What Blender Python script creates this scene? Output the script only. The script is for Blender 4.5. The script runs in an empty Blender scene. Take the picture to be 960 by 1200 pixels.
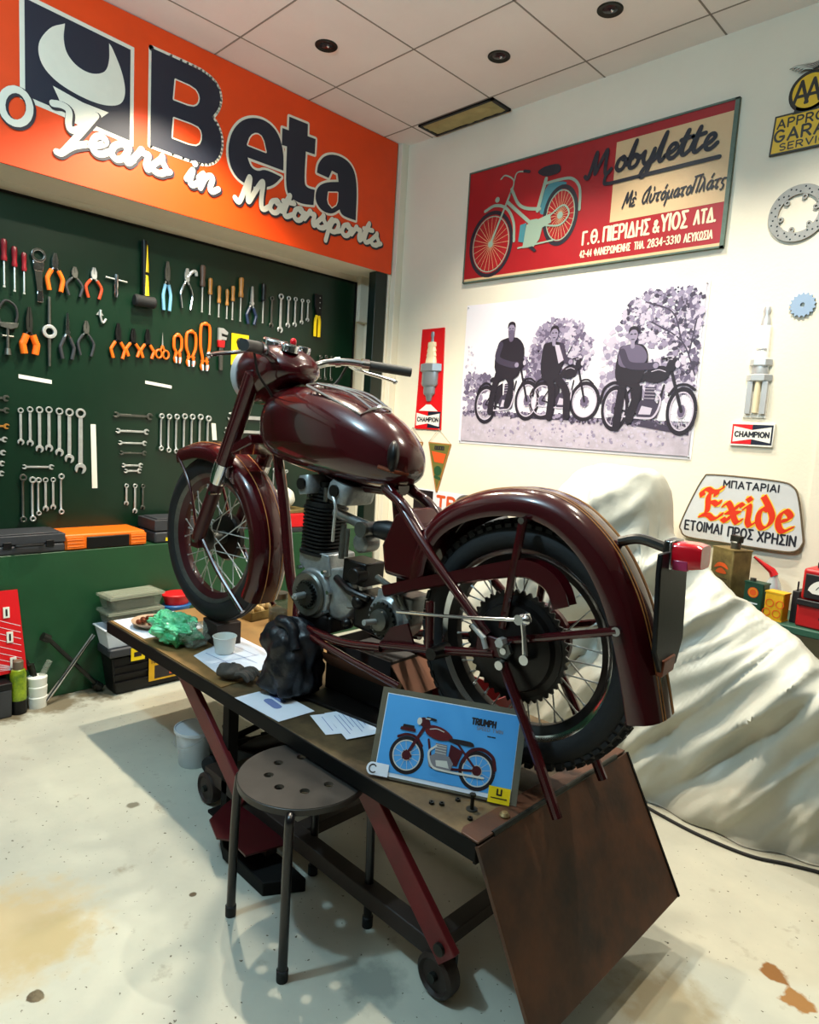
import bpy, bmesh, random
from math import *
from mathutils import Vector, Matrix, noise

S = bpy.context.scene
COL = S.collection
# ------------------------------------------------------------------ camera
cam = bpy.data.cameras.new('camera')
cam.sensor_fit = 'VERTICAL'; cam.sensor_height = 24.0; cam.lens = 24.0 * 787.57 / 1200.0
cam.clip_start = 0.02
cam_o = bpy.data.objects.new('camera', cam); COL.objects.link(cam_o); S.camera = cam_o
_y, _p, _r = -0.770388, -0.121025, 0.0609365
_f = Vector((sin(_y)*cos(_p), cos(_y)*cos(_p), sin(_p))); _rt = Vector((cos(_y), -sin(_y), 0)); _up = _rt.cross(_f)
_R = _rt*cos(_r) + _up*sin(_r); _U = _up*cos(_r) - _rt*sin(_r)
cam_o.matrix_world = Matrix(((_R.x, _U.x, -_f.x, 0), (_R.y, _U.y, -_f.y, 0), (_R.z, _U.z, -_f.z, 1.40), (0, 0, 0, 1)))
# ------------------------------------------------------------------ world, lamps, exposure
W = bpy.data.worlds.new('room_air'); S.world = W; W.use_nodes = True
W.node_tree.nodes['Background'].inputs[0].default_value = (0.75, 0.85, 1, 1)
W.node_tree.nodes['Background'].inputs[1].default_value = 0.0
S.view_settings.view_transform = 'Standard'; S.view_settings.look = 'None'
S.view_settings.exposure = 0.0; S.view_settings.gamma = 1.0; S.view_settings.use_curve_mapping = False
WARM = (1.0, 0.88, 0.68); COOL = (0.54, 0.84, 1.0); NEUT = (1.0, 0.92, 0.77)
def spot(x, y, power, color, ang=130, blend=0.6, r=0.035, z=3.2, to=None):
    l = bpy.data.lights.new('downlight_beam', 'SPOT'); l.energy = power; l.color = color
    l.spot_size = radians(ang); l.spot_blend = blend; l.shadow_soft_size = r
    o = bpy.data.objects.new('downlight_beam', l); COL.objects.link(o); o.location = (x, y, z)
    if to: o.rotation_euler = (Vector(to) - o.location).to_track_quat('-Z', 'Y').to_euler()
    return o
def bulb(x, y, z, power, color, r=.05):
    l = bpy.data.lights.new('ceiling_bulb', 'POINT'); l.energy = power; l.color = color; l.shadow_soft_size = r
    o = bpy.data.objects.new('ceiling_bulb', l); COL.objects.link(o); o.location = (x, y, z); return o
bulb(-1.74, 0.00, 2.85, 112, COOL)
spot(-2.87, 1.60, 215, WARM, 112, .5)
spot(-2.25, 1.56, 205, WARM, 130, .6)
spot(-2.25, 2.70, 90, NEUT, 105, .8)
spot(-1.65, 2.70, 110, NEUT, 105, .8)
spot(-0.75, 2.50, 165, NEUT, 112, .8)
spot(-0.30, 1.56, 30, WARM, 125)
S.cycles.max_bounces = 6; S.cycles.diffuse_bounces = 4; S.cycles.glossy_bounces = 4; S.cycles.transmission_bounces = 6
S.cycles.transparent_max_bounces = 8; S.cycles.use_denoising = True; S.cycles.sample_clamp_indirect = 6.0
S.cycles.caustics_reflective = False; S.cycles.caustics_refractive = False

# ------------------------------------------------------------------ materials
def lin(h):
    if isinstance(h, str):
        c = [int(h[i:i+2], 16)/255 for i in (0, 2, 4)]
        return tuple(((v+0.055)/1.055)**2.4 if v > 0.04045 else v/12.92 for v in c)
    return h
def mat(name, col, rough=0.5, metal=0.0, vary=0.0, vscale=8.0, bump=0.0, bscale=60.0, coat=0.0, spec=0.5, alpha=None, trans=0.0, emit=None, col2=None, detail=5.0):
    m = bpy.data.materials.new(name); m.use_nodes = True
    nt = m.node_tree; N = nt.nodes; L = nt.links; b = N['Principled BSDF']
    c = lin(col)
    b.inputs['Base Color'].default_value = (*c, 1); b.inputs['Roughness'].default_value = rough; b.inputs['Metallic'].default_value = metal
    b.inputs['Specular IOR Level'].default_value = spec
    if coat: b.inputs['Coat Weight'].default_value = coat; b.inputs['Coat Roughness'].default_value = 0.04
    if trans: b.inputs['Transmission Weight'].default_value = trans
    if alpha is not None: b.inputs['Alpha'].default_value = alpha
    if emit: b.inputs['Emission Color'].default_value = (*lin(col), 1); b.inputs['Emission Strength'].default_value = emit
    if vary or bump:
        tc = N.new('ShaderNodeTexCoord')
    if vary:
        n = N.new('ShaderNodeTexNoise'); n.inputs['Scale'].default_value = vscale; n.inputs['Detail'].default_value = detail; n.inputs['Roughness'].default_value = .65
        L.new(tc.outputs['Object'], n.inputs['Vector'])
        r = N.new('ShaderNodeValToRGB'); r.color_ramp.elements[0].position = .32; r.color_ramp.elements[1].position = .68
        k = lin(col2) if col2 else tuple(v*(1-vary) for v in c)
        r.color_ramp.elements[0].color = (*k, 1); r.color_ramp.elements[1].color = (*c, 1)
        L.new(n.outputs['Fac'], r.inputs['Fac']); L.new(r.outputs['Color'], b.inputs['Base Color'])
    if bump:
        n2 = N.new('ShaderNodeTexNoise'); n2.inputs['Scale'].default_value = bscale; n2.inputs['Detail'].default_value = 3
        L.new(tc.outputs['Object'], n2.inputs['Vector'])
        bp_ = N.new('ShaderNodeBump'); bp_.inputs['Strength'].default_value = bump; bp_.inputs['Distance'].default_value = 0.01
        L.new(n2.outputs['Fac'], bp_.inputs['Height']); L.new(bp_.outputs['Normal'], b.inputs['Normal'])
    return m
M = {}
def mk(k, *a, **kw): M[k] = mat(k, *a, **kw)
mk('wall_cream', 'e9e2cf', .7, vary=.05, vscale=3, bump=.06, bscale=90)
mk('wall_plain', '57524a', .8)
mk('green_paint', '1d4a2c', .38, vary=.18, vscale=5, bump=.05, bscale=40)
mk('green_board', '072818', .3, vary=.25, vscale=3, bump=.03, bscale=30)
mk('green_post', '0c1c15', .35, vary=.2)
mk('orange_sign', 'ee4604', .45, vary=.10, vscale=4)
mk('navy', '1b2030', .5); mk('sign_white', 'e6dfcc', .5, vary=.06, vscale=12)
mk('script_white', 'ded9c8', .5); mk('shadow_navy', '26232c', .5)
mk('label_white', 'dfe0d4', .6)
mk('chrome', 'd8dadd', .12, 1); mk('steel', 'c6c9c7', .36, .55, vary=.2, vscale=30); mk('dull_steel', '6b6c66', .42, .8, vary=.3, vscale=30)
mk('dark_steel', '33342f', .45, .7, vary=.3, vscale=25); mk('alu', '9a9d9e', .36, .85, vary=.25, vscale=40)
mk('black_plastic', '0b0b0d', .42, bump=.02, spec=.3); mk('black_rubber', '17181a', .75, bump=.08, bscale=120)
mk('grip_rubber', '2b2d2d', .6); mk('dark_grey', '2d2f33', .5)
mk('red_handle', '7d0f1c', .35); mk('orange_handle', 'f06a10', .4); mk('red_orange', 'c8431c', .4)
mk('blue_handle', '6fa6c4', .4); mk('navy_handle', '1d2c4a', .45); mk('yellow', 'e8c80c', .45); mk('wood_handle', 'a5702c', .4, vary=.3, vscale=20)
mk('brown_handle', '4e3a2e', .5); mk('red', 'c4181c', .4); mk('bright_red', 'd9151d', .4, vary=.08)
mk('maroon', '3c070d', .20, vary=.12, vscale=3, coat=.75, spec=.3)
mk('maroon_dull', '3c090f', .38, vary=.25, vscale=15, coat=.2, spec=.3)
mk('gold_line', 'a9743a', .35); mk('tyre', '0d0e10', .72, vary=.3, vscale=20, bump=.1, bscale=80)
mk('fin_black', '141516', .5, .3, vary=.3, vscale=40)
mk('cast_alu', 'a4a7a6', .40, .55, vary=.45, vscale=25, bump=.1, bscale=60); mk('oily', '1a1513', .35, .4, vary=.4, vscale=30)
mk('lens_red', 'd01424', .12, coat=.6); mk('lens_pink', 'b93a62', .15, coat=.6); mk('glass_lens', 'cfd6d8', .1, .4)
mk('table_steel', '64543a', .55, .0, spec=.3, vary=.5, vscale=6, col2='30271b', bump=.08, bscale=30)
mk('plywood', '8a6a3c', .6, vary=.35, vscale=7); mk('black_edge', '0a0908', .7, vary=.2, spec=.2)
mk('rust', '5c341b', .5, .15, vary=.5, vscale=4, col2='241812', bump=.08, bscale=40)
mk('lift_red', '6c0d13', .5, vary=.35, vscale=8, bump=.05); mk('rail_brown', '2c1e18', .6, vary=.4, vscale=12)
mk('stool_top', '3a3836', .45, .4, vary=.25, vscale=12); mk('stool_leg', '0d0c10', .3)
mk('paper', 'dfe5f0', .7, vary=.05, vscale=9); mk('paper_grey', 'c3cad8', .7); mk('paper_print', '6f7fb0', .7)
mk('tarp', 'c2c3b8', .42, vary=.10, vscale=5, bump=.16, bscale=26)
mk('cup_white', 'e4e4da', .4); mk('green_bag', '35b877', .25, spec=.7, vary=.4, vscale=18, col2='7fe0b0', alpha=.92)
mk('bag_black', '0c0e15', .42, spec=.45, bump=.5, bscale=24)
mk('glove_grey', '4c463f', .8, vary=.4, vscale=30, bump=.3, bscale=60)
mk('carton_dark', '1d1512', .7, vary=.3); mk('cardboard', '6a3f26', .75, vary=.25, vscale=8); mk('pine', 'b89a64', .65, vary=.35, vscale=9)
mk('bowl_rim', 'b99a80', .45); mk('copper_parts', '7c3d22', .4, .5, vary=.5, vscale=40)
mk('box_grey', '33353a', .5, vary=.15, bump=.03); mk('box_orange', 'f0700c', .45, vary=.08)
mk('clear_plastic', '99a092', .2, alpha=.38); mk('clear_lid', 'a8ac98', .25, alpha=.5); mk('contents_dark', '4a4636', .7, vary=.5, vscale=30)
mk('blue_plastic', '1e5f9e', .35); mk('tub_white', 'cfd6de', .4)
mk('spray_green', '9fb31c', .35, vary=.4, vscale=25, col2='4c6a18'); mk('spray_cap', '6a5a48', .5)
mk('tin_old', '8c7a48', .5, .3, vary=.35, vscale=14, col2='5a4c2c'); mk('tin_green', '1f4a3a', .4, .2, vary=.2); mk('tin_yellow', 'd9a512', .5, vary=.15, vscale=20)
mk('tin_orange', 'd8531a', .45); mk('meter_red', 'b5151b', .4, vary=.15); mk('meter_black', '17171b', .45); mk('bench_green', '2c5a48', .5, vary=.2)
mk('sign_red', 'a5131c', .4, vary=.15, vscale=5); mk('sign_tan', 'd8b88c', .45, vary=.1, vscale=5); mk('sign_edge', '5d7264', .5, vary=.3, vscale=30)
mk('moped_green', '8fa694', .45); mk('moped_teal', '3f7f8a', .45); mk('ink', '181a26', .5); mk('cream_ink', 'e6d8b8', .5)
mk('aa_yellow', 'e3b90c', .3, coat=.5); mk('aa_black', '15140f', .3, coat=.4)
mk('disc_steel', '99948c', .45, .3, vary=.2, vscale=40); mk('sprocket_blue', '8fa6c0', .55, .1); mk('bright_zinc', 'bfc1c2', .3, .35)
mk('champ_red', 'd0121a', .4); mk('champ_navy', '161b2e', .4); mk('porcelain', 'eadcb8', .3, coat=.4); mk('porcelain_white', 'eceae2', .25, coat=.5); mk('zinc', '9fa9b2', .38, .6)
mk('exide_panel', 'cfd2d4', .4, vary=.12, vscale=7); mk('exide_red', 'd8300c', .45); mk('exide_yellow', 'f0c83c', .5); mk('sign_rust', '6a5a42', .6, vary=.4, vscale=20)
mk('pennant_green', '6c6a2e', .6, vary=.2); mk('pennant_cream', 'd8c8a0', .6); mk('pennant_orange', 'd2521c', .6); mk('dark_green', '1e4a2a', .6); mk('string', 'a8977c', .8)
mk('photo_white', 'e9e6ee', .5); mk('photo_ground', 'bdb4c4', .55, vary=.28, vscale=14); mk('photo_sky', 'e8e6ee', .55)
for i, h in enumerate(('1d1826', '3a3348', '5f5670', '8b829c', 'b8b0c4', 'd8d3df')): mk('photo_tone_%s' % 'abcdef'[i], h, .55)
mk('card_blue', '4f9fe0', .35, vary=.06, vscale=3); mk('laminate', '6f6a5c', .2, alpha=.75); mk('print_maroon', '440e15', .4); mk('print_red', '5c141a', .4); mk('print_silver', 'c9c8c0', .4); mk('print_dark', '20181c', .4); mk('print_grey', '7c7a80', .4)
mk('ceiling_panel', 'eee8e6', .85, vary=.06, vscale=2, bump=.1, bscale=160); mk('ceiling_joint', '8a837c', .8)
mk('foam_yellow', 'b9ad78', .8, vary=.25, vscale=9, bump=.4, bscale=12); mk('brass_bolt', '8a7550', .4, .7)
mk('lamp_glass', '2a2a2e', .15); mk('white_cloth', 'd9d8cc', .8, bump=.2, bscale=40); mk('navy_sign', '14204a', .4)
mk('red_pattern', 'd6141c', .4)

# ------------------------------------------------------------------ geometry collector
def V3(p): return Vector(p) if len(p) == 3 else Vector((p[0], p[1], 0))
class MB:
    def __init__(s, mats=None):
        s.v = []; s.f = []; s.fm = []; s.mats = []; s.cur = 0; s.T = Matrix()
        if mats: s.use(mats)
    def use(s, key):
        if key not in s.mats: s.mats.append(key)
        s.cur = s.mats.index(key); return s
    def add(s, vs, fs):
        o = len(s.v); T = s.T
        s.v += [T @ Vector(v) for v in vs]
        s.f += [tuple(o+i for i in f) for f in fs]; s.fm += [s.cur]*len(fs)
    def box(s, c, d, rot=None):
        x, y, z = d[0]/2, d[1]/2, d[2]/2
        vs = [Vector((a*x, b*y, e*z)) for a in (-1, 1) for b in (-1, 1) for e in (-1, 1)]
        if rot is not None: vs = [rot @ v for v in vs]
        s.add([v+Vector(c) for v in vs], [(0,1,3,2),(4,6,7,5),(0,4,5,1),(2,3,7,6),(0,2,6,4),(1,5,7,3)])
    def b2(s, a, b): s.box([(a[i]+b[i])/2 for i in range(3)], [abs(b[i]-a[i]) for i in range(3)])
    def tube(s, pts, r, n=8, closed=False, caps=True):
        P = [Vector(p) for p in pts]; k = len(P)
        if not hasattr(r, '__len__'): r = [r]*k
        tan = []
        for i in range(k):
            if closed: t = P[(i+1) % k]-P[i-1]
            else: t = P[min(i+1, k-1)]-P[max(i-1, 0)]
            tan.append(t.normalized() if t.length > 1e-9 else Vector((0, 0, 1)))
        up = Vector((0, 0, 1)) if abs(tan[0].z) < .9 else Vector((1, 0, 0))
        nrm = tan[0].cross(up).normalized(); vs = []
        for i in range(k):
            nrm = (nrm - tan[i]*nrm.dot(tan[i]))
            nrm = nrm.normalized() if nrm.length > 1e-6 else tan[i].orthogonal().normalized()
            bn = tan[i].cross(nrm)
            vs += [P[i] + (nrm*cos(2*pi*j/n) + bn*sin(2*pi*j/n))*r[i] for j in range(n)]
        fs = [(i*n+j, i*n+(j+1) % n, ((i+1) % k)*n+(j+1) % n, ((i+1) % k)*n+j) for i in range(k if closed else k-1) for j in range(n)]
        if caps and not closed: fs += [tuple(range(n-1, -1, -1)), tuple(range((k-1)*n, k*n))]
        s.add(vs, fs)
    def cyl(s, a, b, r, r2=None, n=16): s.tube([a, b], [r, r if r2 is None else r2], n)
    def lathe(s, prof, n=24, T=None, closed=False, a0=0, a1=2*pi):
        full = abs(a1-a0-2*pi) < 1e-6; T = T or Matrix(); m = len(prof); k = n if full else n+1
        vs = [T @ Vector((r*cos(a0+(a1-a0)*i/n), r*sin(a0+(a1-a0)*i/n), z)) for i in range(k) for r, z in prof]
        fs = []
        for i in range(n):
            i2 = (i+1) % k
            for j in range(m if closed else m-1):
                j2 = (j+1) % m; fs.append((i*m+j, i2*m+j, i2*m+j2, i*m+j2))
        if not closed and full:
            if prof[0][0] > 1e-6: fs.append(tuple(i*m for i in range(n))[::-1])
            if prof[-1][0] > 1e-6: fs.append(tuple(i*m+m-1 for i in range(n)))
        s.add(vs, fs)
    def prism(s, poly, z0, z1, T=None):
        T = T or Matrix(); n = len(poly)
        vs = [T @ Vector((x, y, z0)) for x, y in poly] + [T @ Vector((x, y, z1)) for x, y in poly]
        s.add(vs, [tuple(range(n-1, -1, -1)), tuple(range(n, 2*n))] + [(i, (i+1) % n, n+(i+1) % n, n+i) for i in range(n)])
    def holed(s, outer, inner, z0, z1):      # ring plate: outer and inner loops with the same number of points
        n = len(outer); vs = [(x, y, z) for z in (z0, z1) for x, y in list(outer)+list(inner)]; fs = []
        for i in range(n):
            j = (i+1) % n
            fs += [(i, n+i, n+j, j), (2*n+i, 2*n+j, 3*n+j, 3*n+i), (i, j, 2*n+j, 2*n+i), (n+i, 3*n+i, 3*n+j, n+j)]
        s.add(vs, fs)
    def ball(s, c, r, n=16, m=10):
        if not hasattr(r, '__len__'): r = (r, r, r)
        vs = [(c[0], c[1], c[2]+r[2])]; fs = []
        for i in range(1, m):
            a = pi*i/m
            vs += [(c[0]+r[0]*sin(a)*cos(2*pi*j/n), c[1]+r[1]*sin(a)*sin(2*pi*j/n), c[2]+r[2]*cos(a)) for j in range(n)]
        vs.append((c[0], c[1], c[2]-r[2])); e = len(vs)-1
        for j in range(n):
            fs.append((0, 1+j, 1+(j+1) % n))
            for i in range(m-2): fs.append((1+i*n+j, 1+(i+1)*n+j, 1+(i+1)*n+(j+1) % n, 1+i*n+(j+1) % n))
            fs.append((e, 1+(m-2)*n+(j+1) % n, 1+(m-2)*n+j))
        s.add(vs, fs)
    def grid(s, fn, nu, nv, wrapu=False, wrapv=False):
        vs = [fn(i/(nu if wrapu else nu-1), j/(nv if wrapv else nv-1)) for i in range(nu) for j in range(nv)]
        s.add(vs, [(i*nv+j, ((i+1) % nu)*nv+j, ((i+1) % nu)*nv+(j+1) % nv, i*nv+(j+1) % nv) for i in range(nu if wrapu else nu-1) for j in range(nv if wrapv else nv-1)])
    def loft(s, secs, closed=True, cap=True):
        n = len(secs[0]); k = len(secs)
        s.add([p for q in secs for p in q], [(i*n+j, i*n+(j+1) % n, (i+1)*n+(j+1) % n, (i+1)*n+j) for i in range(k-1) for j in range(n if closed else n-1)]
              + ([tuple(range(n-1, -1, -1)), tuple(range((k-1)*n, k*n))] if cap and closed else []))
    # flat drawing in the local x-y plane, facing +z
    def poly(s, pts, z=0):
        s.k = (getattr(s, 'k', 0)+18) % 43; z += s.k*1.1e-5      # hair-thin steps keep overlapping strokes from sharing one plane
        if sum(a[0]*b[1]-b[0]*a[1] for a, b in zip(pts, pts[1:]+pts[:1])) < 0: pts = pts[::-1]
        s.add([(x, y, z) for x, y in pts], [tuple(range(len(pts)))])
    def rect(s, x0, y0, x1, y1, z=0): s.poly([(x0, y0), (x1, y0), (x1, y1), (x0, y1)], z)
    def disc(s, x, y, r, z=0, ry=None, n=24): s.poly([(x+r*cos(2*pi*i/n), y+(ry or r)*sin(2*pi*i/n)) for i in range(n)], z)
    def ring(s, x, y, r, w, z=0, n=32, sx=1.0, a0=0, a1=2*pi): s.stroke([(x+sx*r*cos(a0+(a1-a0)*i/n), y+r*sin(a0+(a1-a0)*i/n)) for i in range(n+1)], w, z, False)
    def stroke(s, pts, w, z=0, caps=True, nib=None):
        P = [Vector((p[0], p[1])) for p in pts]; k = len(P)
        if nib is not None:
            d = Vector((cos(nib), sin(nib)))*w/2; e = Vector((-sin(nib), cos(nib)))*w*.09
            for a, b in zip(P[:-1], P[1:]):
                c = [a+d+e, a-d+e, a-d-e, a+d-e, b+d+e, b-d+e, b-d-e, b+d-e]
                s.poly(hull([(q.x, q.y) for q in c]), z)
            return
        W_ = w if hasattr(w, '__len__') else [w]*k
        for i in range(k-1):
            a, b = P[i], P[i+1]; t = b-a
            if t.length < 1e-9: continue
            q = Vector((-t.y, t.x)).normalized(); a1, b1 = q*W_[i]/2, q*W_[i+1]/2
            s.poly([tuple(a-a1), tuple(b-b1), tuple(b+b1), tuple(a+a1)], z)
        for i in range(k):
            if caps or 0 < i < k-1: s.disc(P[i].x, P[i].y, W_[i]/2, z, n=10)
    def build(s, name, parent=None, bevel=0, T=None, sharp=32, flat=False, segs=2, recalc=True):
        me = bpy.data.meshes.new(name); me.from_pydata([tuple(v) for v in s.v], [], s.f)
        for k in s.mats: me.materials.append(M[k])
        for p, i in zip(me.polygons, s.fm): p.material_index = i
        if not flat:
            if recalc:
                bm = bmesh.new(); bm.from_mesh(me); bmesh.ops.recalc_face_normals(bm, faces=bm.faces); bm.to_mesh(me); bm.free()
            me.polygons.foreach_set('use_smooth', [True]*len(me.polygons)); me.set_sharp_from_angle(angle=radians(sharp))
        me.update()
        o = bpy.data.objects.new(name, me); COL.objects.link(o)
        if parent: o.parent = parent
        if T is not None: o.matrix_basis = T
        if bevel:
            b = o.modifiers.new('bevel', 'BEVEL'); b.width = bevel; b.segments = segs; b.limit_method = 'ANGLE'; b.angle_limit = radians(40)
        return o
def hull(p):
    p = sorted(set(p))
    def half(q):
        h = []
        for a in q:
            while len(h) > 1 and (h[-1][0]-h[-2][0])*(a[1]-h[-2][1])-(h[-1][1]-h[-2][1])*(a[0]-h[-2][0]) <= 0: h.pop()
            h.append(a)
        return h[:-1]
    return half(p)+half(p[::-1])
def cr(pts, n=8, closed=False):             # Catmull-Rom
    P = [Vector(p) for p in pts]; k = len(P); out = []
    for i in range(k if closed else k-1):
        a, b, c, d = (P[i-1] if closed or i else P[0]*2-P[1]), P[i], P[(i+1) % k], (P[(i+2) % k] if closed or i+2 < k else P[-1]*2-P[-2])
        for j in range(n):
            t = j/n; out.append(.5*((2*b)+(c-a)*t+(2*a-5*b+4*c-d)*t*t+(3*b-a-3*c+d)*t**3))
    if not closed: out.append(P[-1])
    return out
def thing(name, label, cat, loc=(0, 0, 0), rz=0, group=None, T=None):
    o = bpy.data.objects.new(name, None); COL.objects.link(o); o.empty_display_size = .05
    if T is not None: o.matrix_world = T
    else: o.location = loc; o.rotation_euler = (0, 0, rz)
    return tag(o, label, cat, group)
def tag(o, label, cat, group=None):
    o['label'] = label; o['category'] = cat
    if group: o['group'] = group
    return o
def struct(o): o['kind'] = 'structure'; return o
def lab(o, l): o['label'] = l; return o
def part_empty(name, parent, T=None):
    o = bpy.data.objects.new(name, None); COL.objects.link(o); o.parent = parent; o.empty_display_size = .03
    if T is not None: o.matrix_basis = T
    return o
def Tm(loc, rx=0, ry=0, rz=0): return Matrix.Translation(loc) @ Matrix.Rotation(rz, 4, 'Z') @ Matrix.Rotation(ry, 4, 'Y') @ Matrix.Rotation(rx, 4, 'X')
def wall_r(x, z, off=0.0, y=3.25): return Matrix(((1, 0, 0, x), (0, 0, -1, y-off), (0, 1, 0, z), (0, 0, 0, 1)))   # local x right, y up, z out of the right wall
def wall_l(y, z, X=-3.4, off=0.0): return Matrix(((0, 0, 1, X+off), (1, 0, 0, y), (0, 1, 0, z), (0, 0, 0, 1)))    # the same on the left wall
ORD = ['first', 'second', 'third', 'fourth', 'fifth', 'sixth', 'seventh', 'eighth']

# ------------------------------------------------------------------ lettering
def el(cx, cy, rx, ry, a0, a1, n=10): return [(cx+rx*cos(radians(a0+(a1-a0)*i/n)), cy+ry*sin(radians(a0+(a1-a0)*i/n))) for i in range(n+1)]
_O = el(.35, .5, .35, .5, 90, 450, 20)
CAP = {
 'A': (.7, [[(0,0),(.35,1),(.7,0)], [(.13,.33),(.57,.33)]]), 'B': (.6, [[(0,0),(0,1),(.3,1)]+el(.3,.76,.25,.24,90,-90,6)+[(0,.52)], [(.3,.52)]+el(.32,.26,.28,.26,90,-90,6)+[(0,0)]]),
 'C': (.65, [el(.35,.5,.35,.5,45,315,14)]), 'D': (.65, [[(0,0),(0,1),(.25,1)]+el(.25,.5,.4,.5,90,-90,10)+[(0,0)]]), 'E': (.5, [[(.5,1),(0,1),(0,0),(.5,0)], [(0,.52),(.42,.52)]]),
 'G': (.68, [el(.35,.5,.35,.5,45,330,14)+[(.66,.42),(.38,.42)]]), 'H': (.6, [[(0,0),(0,1)],[(.6,0),(.6,1)],[(0,.5),(.6,.5)]]), 'I': (.02, [[(0,0),(0,1)]]),
 'K': (.6, [[(0,0),(0,1)],[(.58,1),(0,.42)],[(.2,.6),(.6,0)]]), 'L': (.48, [[(0,1),(0,0),(.48,0)]]), 'M': (.75, [[(0,0),(0,1),(.375,.35),(.75,1),(.75,0)]]), 'N': (.62, [[(0,0),(0,1),(.62,0),(.62,1)]]),
 'O': (.7, [_O]), 'P': (.55, [[(0,0),(0,1),(.28,1)]+el(.28,.74,.27,.26,90,-90,8)+[(0,.48)]]), 'R': (.6, [[(0,0),(0,1),(.3,1)]+el(.3,.74,.27,.26,90,-90,8)+[(0,.48)], [(.28,.48),(.6,0)]]),
 'S': (.55, [el(.28,.75,.26,.25,40,270,9)+el(.28,.25,.27,.25,90,-140,9)]), 'T': (.6, [[(0,1),(.6,1)],[(.3,1),(.3,0)]]), 'U': (.6, [[(0,1),(0,.3)]+el(.3,.3,.3,.3,180,360,9)+[(.6,1)]]), 'V': (.66, [[(0,1),(.33,0),(.66,1)]]),
 'W': (.9, [[(0,1),(.22,0),(.45,.8),(.68,0),(.9,1)]]), 'X': (.62, [[(0,0),(.62,1)],[(0,1),(.62,0)]]), 'Y': (.64, [[(0,1),(.32,.5),(.64,1)],[(.32,.5),(.32,0)]]),
 'Γ': (.48, [[(0,0),(0,1),(.48,1)]]), 'Δ': (.7, [[(0,0),(.35,1),(.7,0),(0,0)]]), 'Θ': (.7, [_O, [(.18,.5),(.52,.5)]]), 'Λ': (.66, [[(0,0),(.33,1),(.66,0)]]), 'Π': (.6, [[(0,0),(0,1),(.6,1),(.6,0)]]),
 'Σ': (.55, [[(.53,1),(0,1),(.32,.5),(0,0),(.55,0)]]), 'Φ': (.7, [el(.35,.52,.35,.3,90,450,16), [(.35,0),(.35,1)]]), 'Ω': (.72, [[(0,0),(.22,0)]+el(.36,.56,.33,.44,240,-60,14)+[(.5,0),(.72,0)]]),
 '0': (.5, [el(.25,.5,.25,.5,90,450,16)]), '1': (.25, [[(0,.78),(.2,1),(.2,0)]]), '2': (.5, [el(.25,.74,.25,.26,160,-20,8)+[(0,0),(.5,0)]]), '3': (.5, [el(.22,.75,.24,.25,140,-90,8)+el(.22,.25,.28,.25,90,-150,9)]),
 '4': (.55, [[(.4,0),(.4,1),(0,.3),(.55,.3)]]), '8': (.5, [el(.25,.75,.21,.24,90,450,12), el(.25,.26,.25,.26,90,450,12)]), '-': (.3, [[(0,.45),(.3,.45)]]), '.': (.04, [[(.02,0),(.02,.03)]]), '&': (.6, [[(.6,0),(.12,.72),(.16,.93),(.3,.98),(.4,.84),(.34,.66),(.04,.34),(.06,.08),(.26,0),(.46,.14),(.58,.4)]]), ' ': (.3, []),
}
for g, l in zip('ΑΕΗΙΚΜΝΟΡΤΥΧΒ', 'AEHIKMNOPTYXB'): CAP[g] = CAP[l]
def cap_width(t, gap=.28): return sum(CAP[c][0]+gap for c in t)-gap
def caps(mb, t, x, y, h, w, z, sx=1.0, shear=0.0, gap=.28, width=None, nib=None):
    if width: sx = width/(cap_width(t, gap)*h)
    for c in t:
        a, st = CAP[c]
        for q in st: mb.stroke([(x+(p[0])*h*sx+shear*p[1]*h, y+p[1]*h) for p in q], w, z, nib=nib)
        x += (a+gap)*h*sx
    return x
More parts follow.
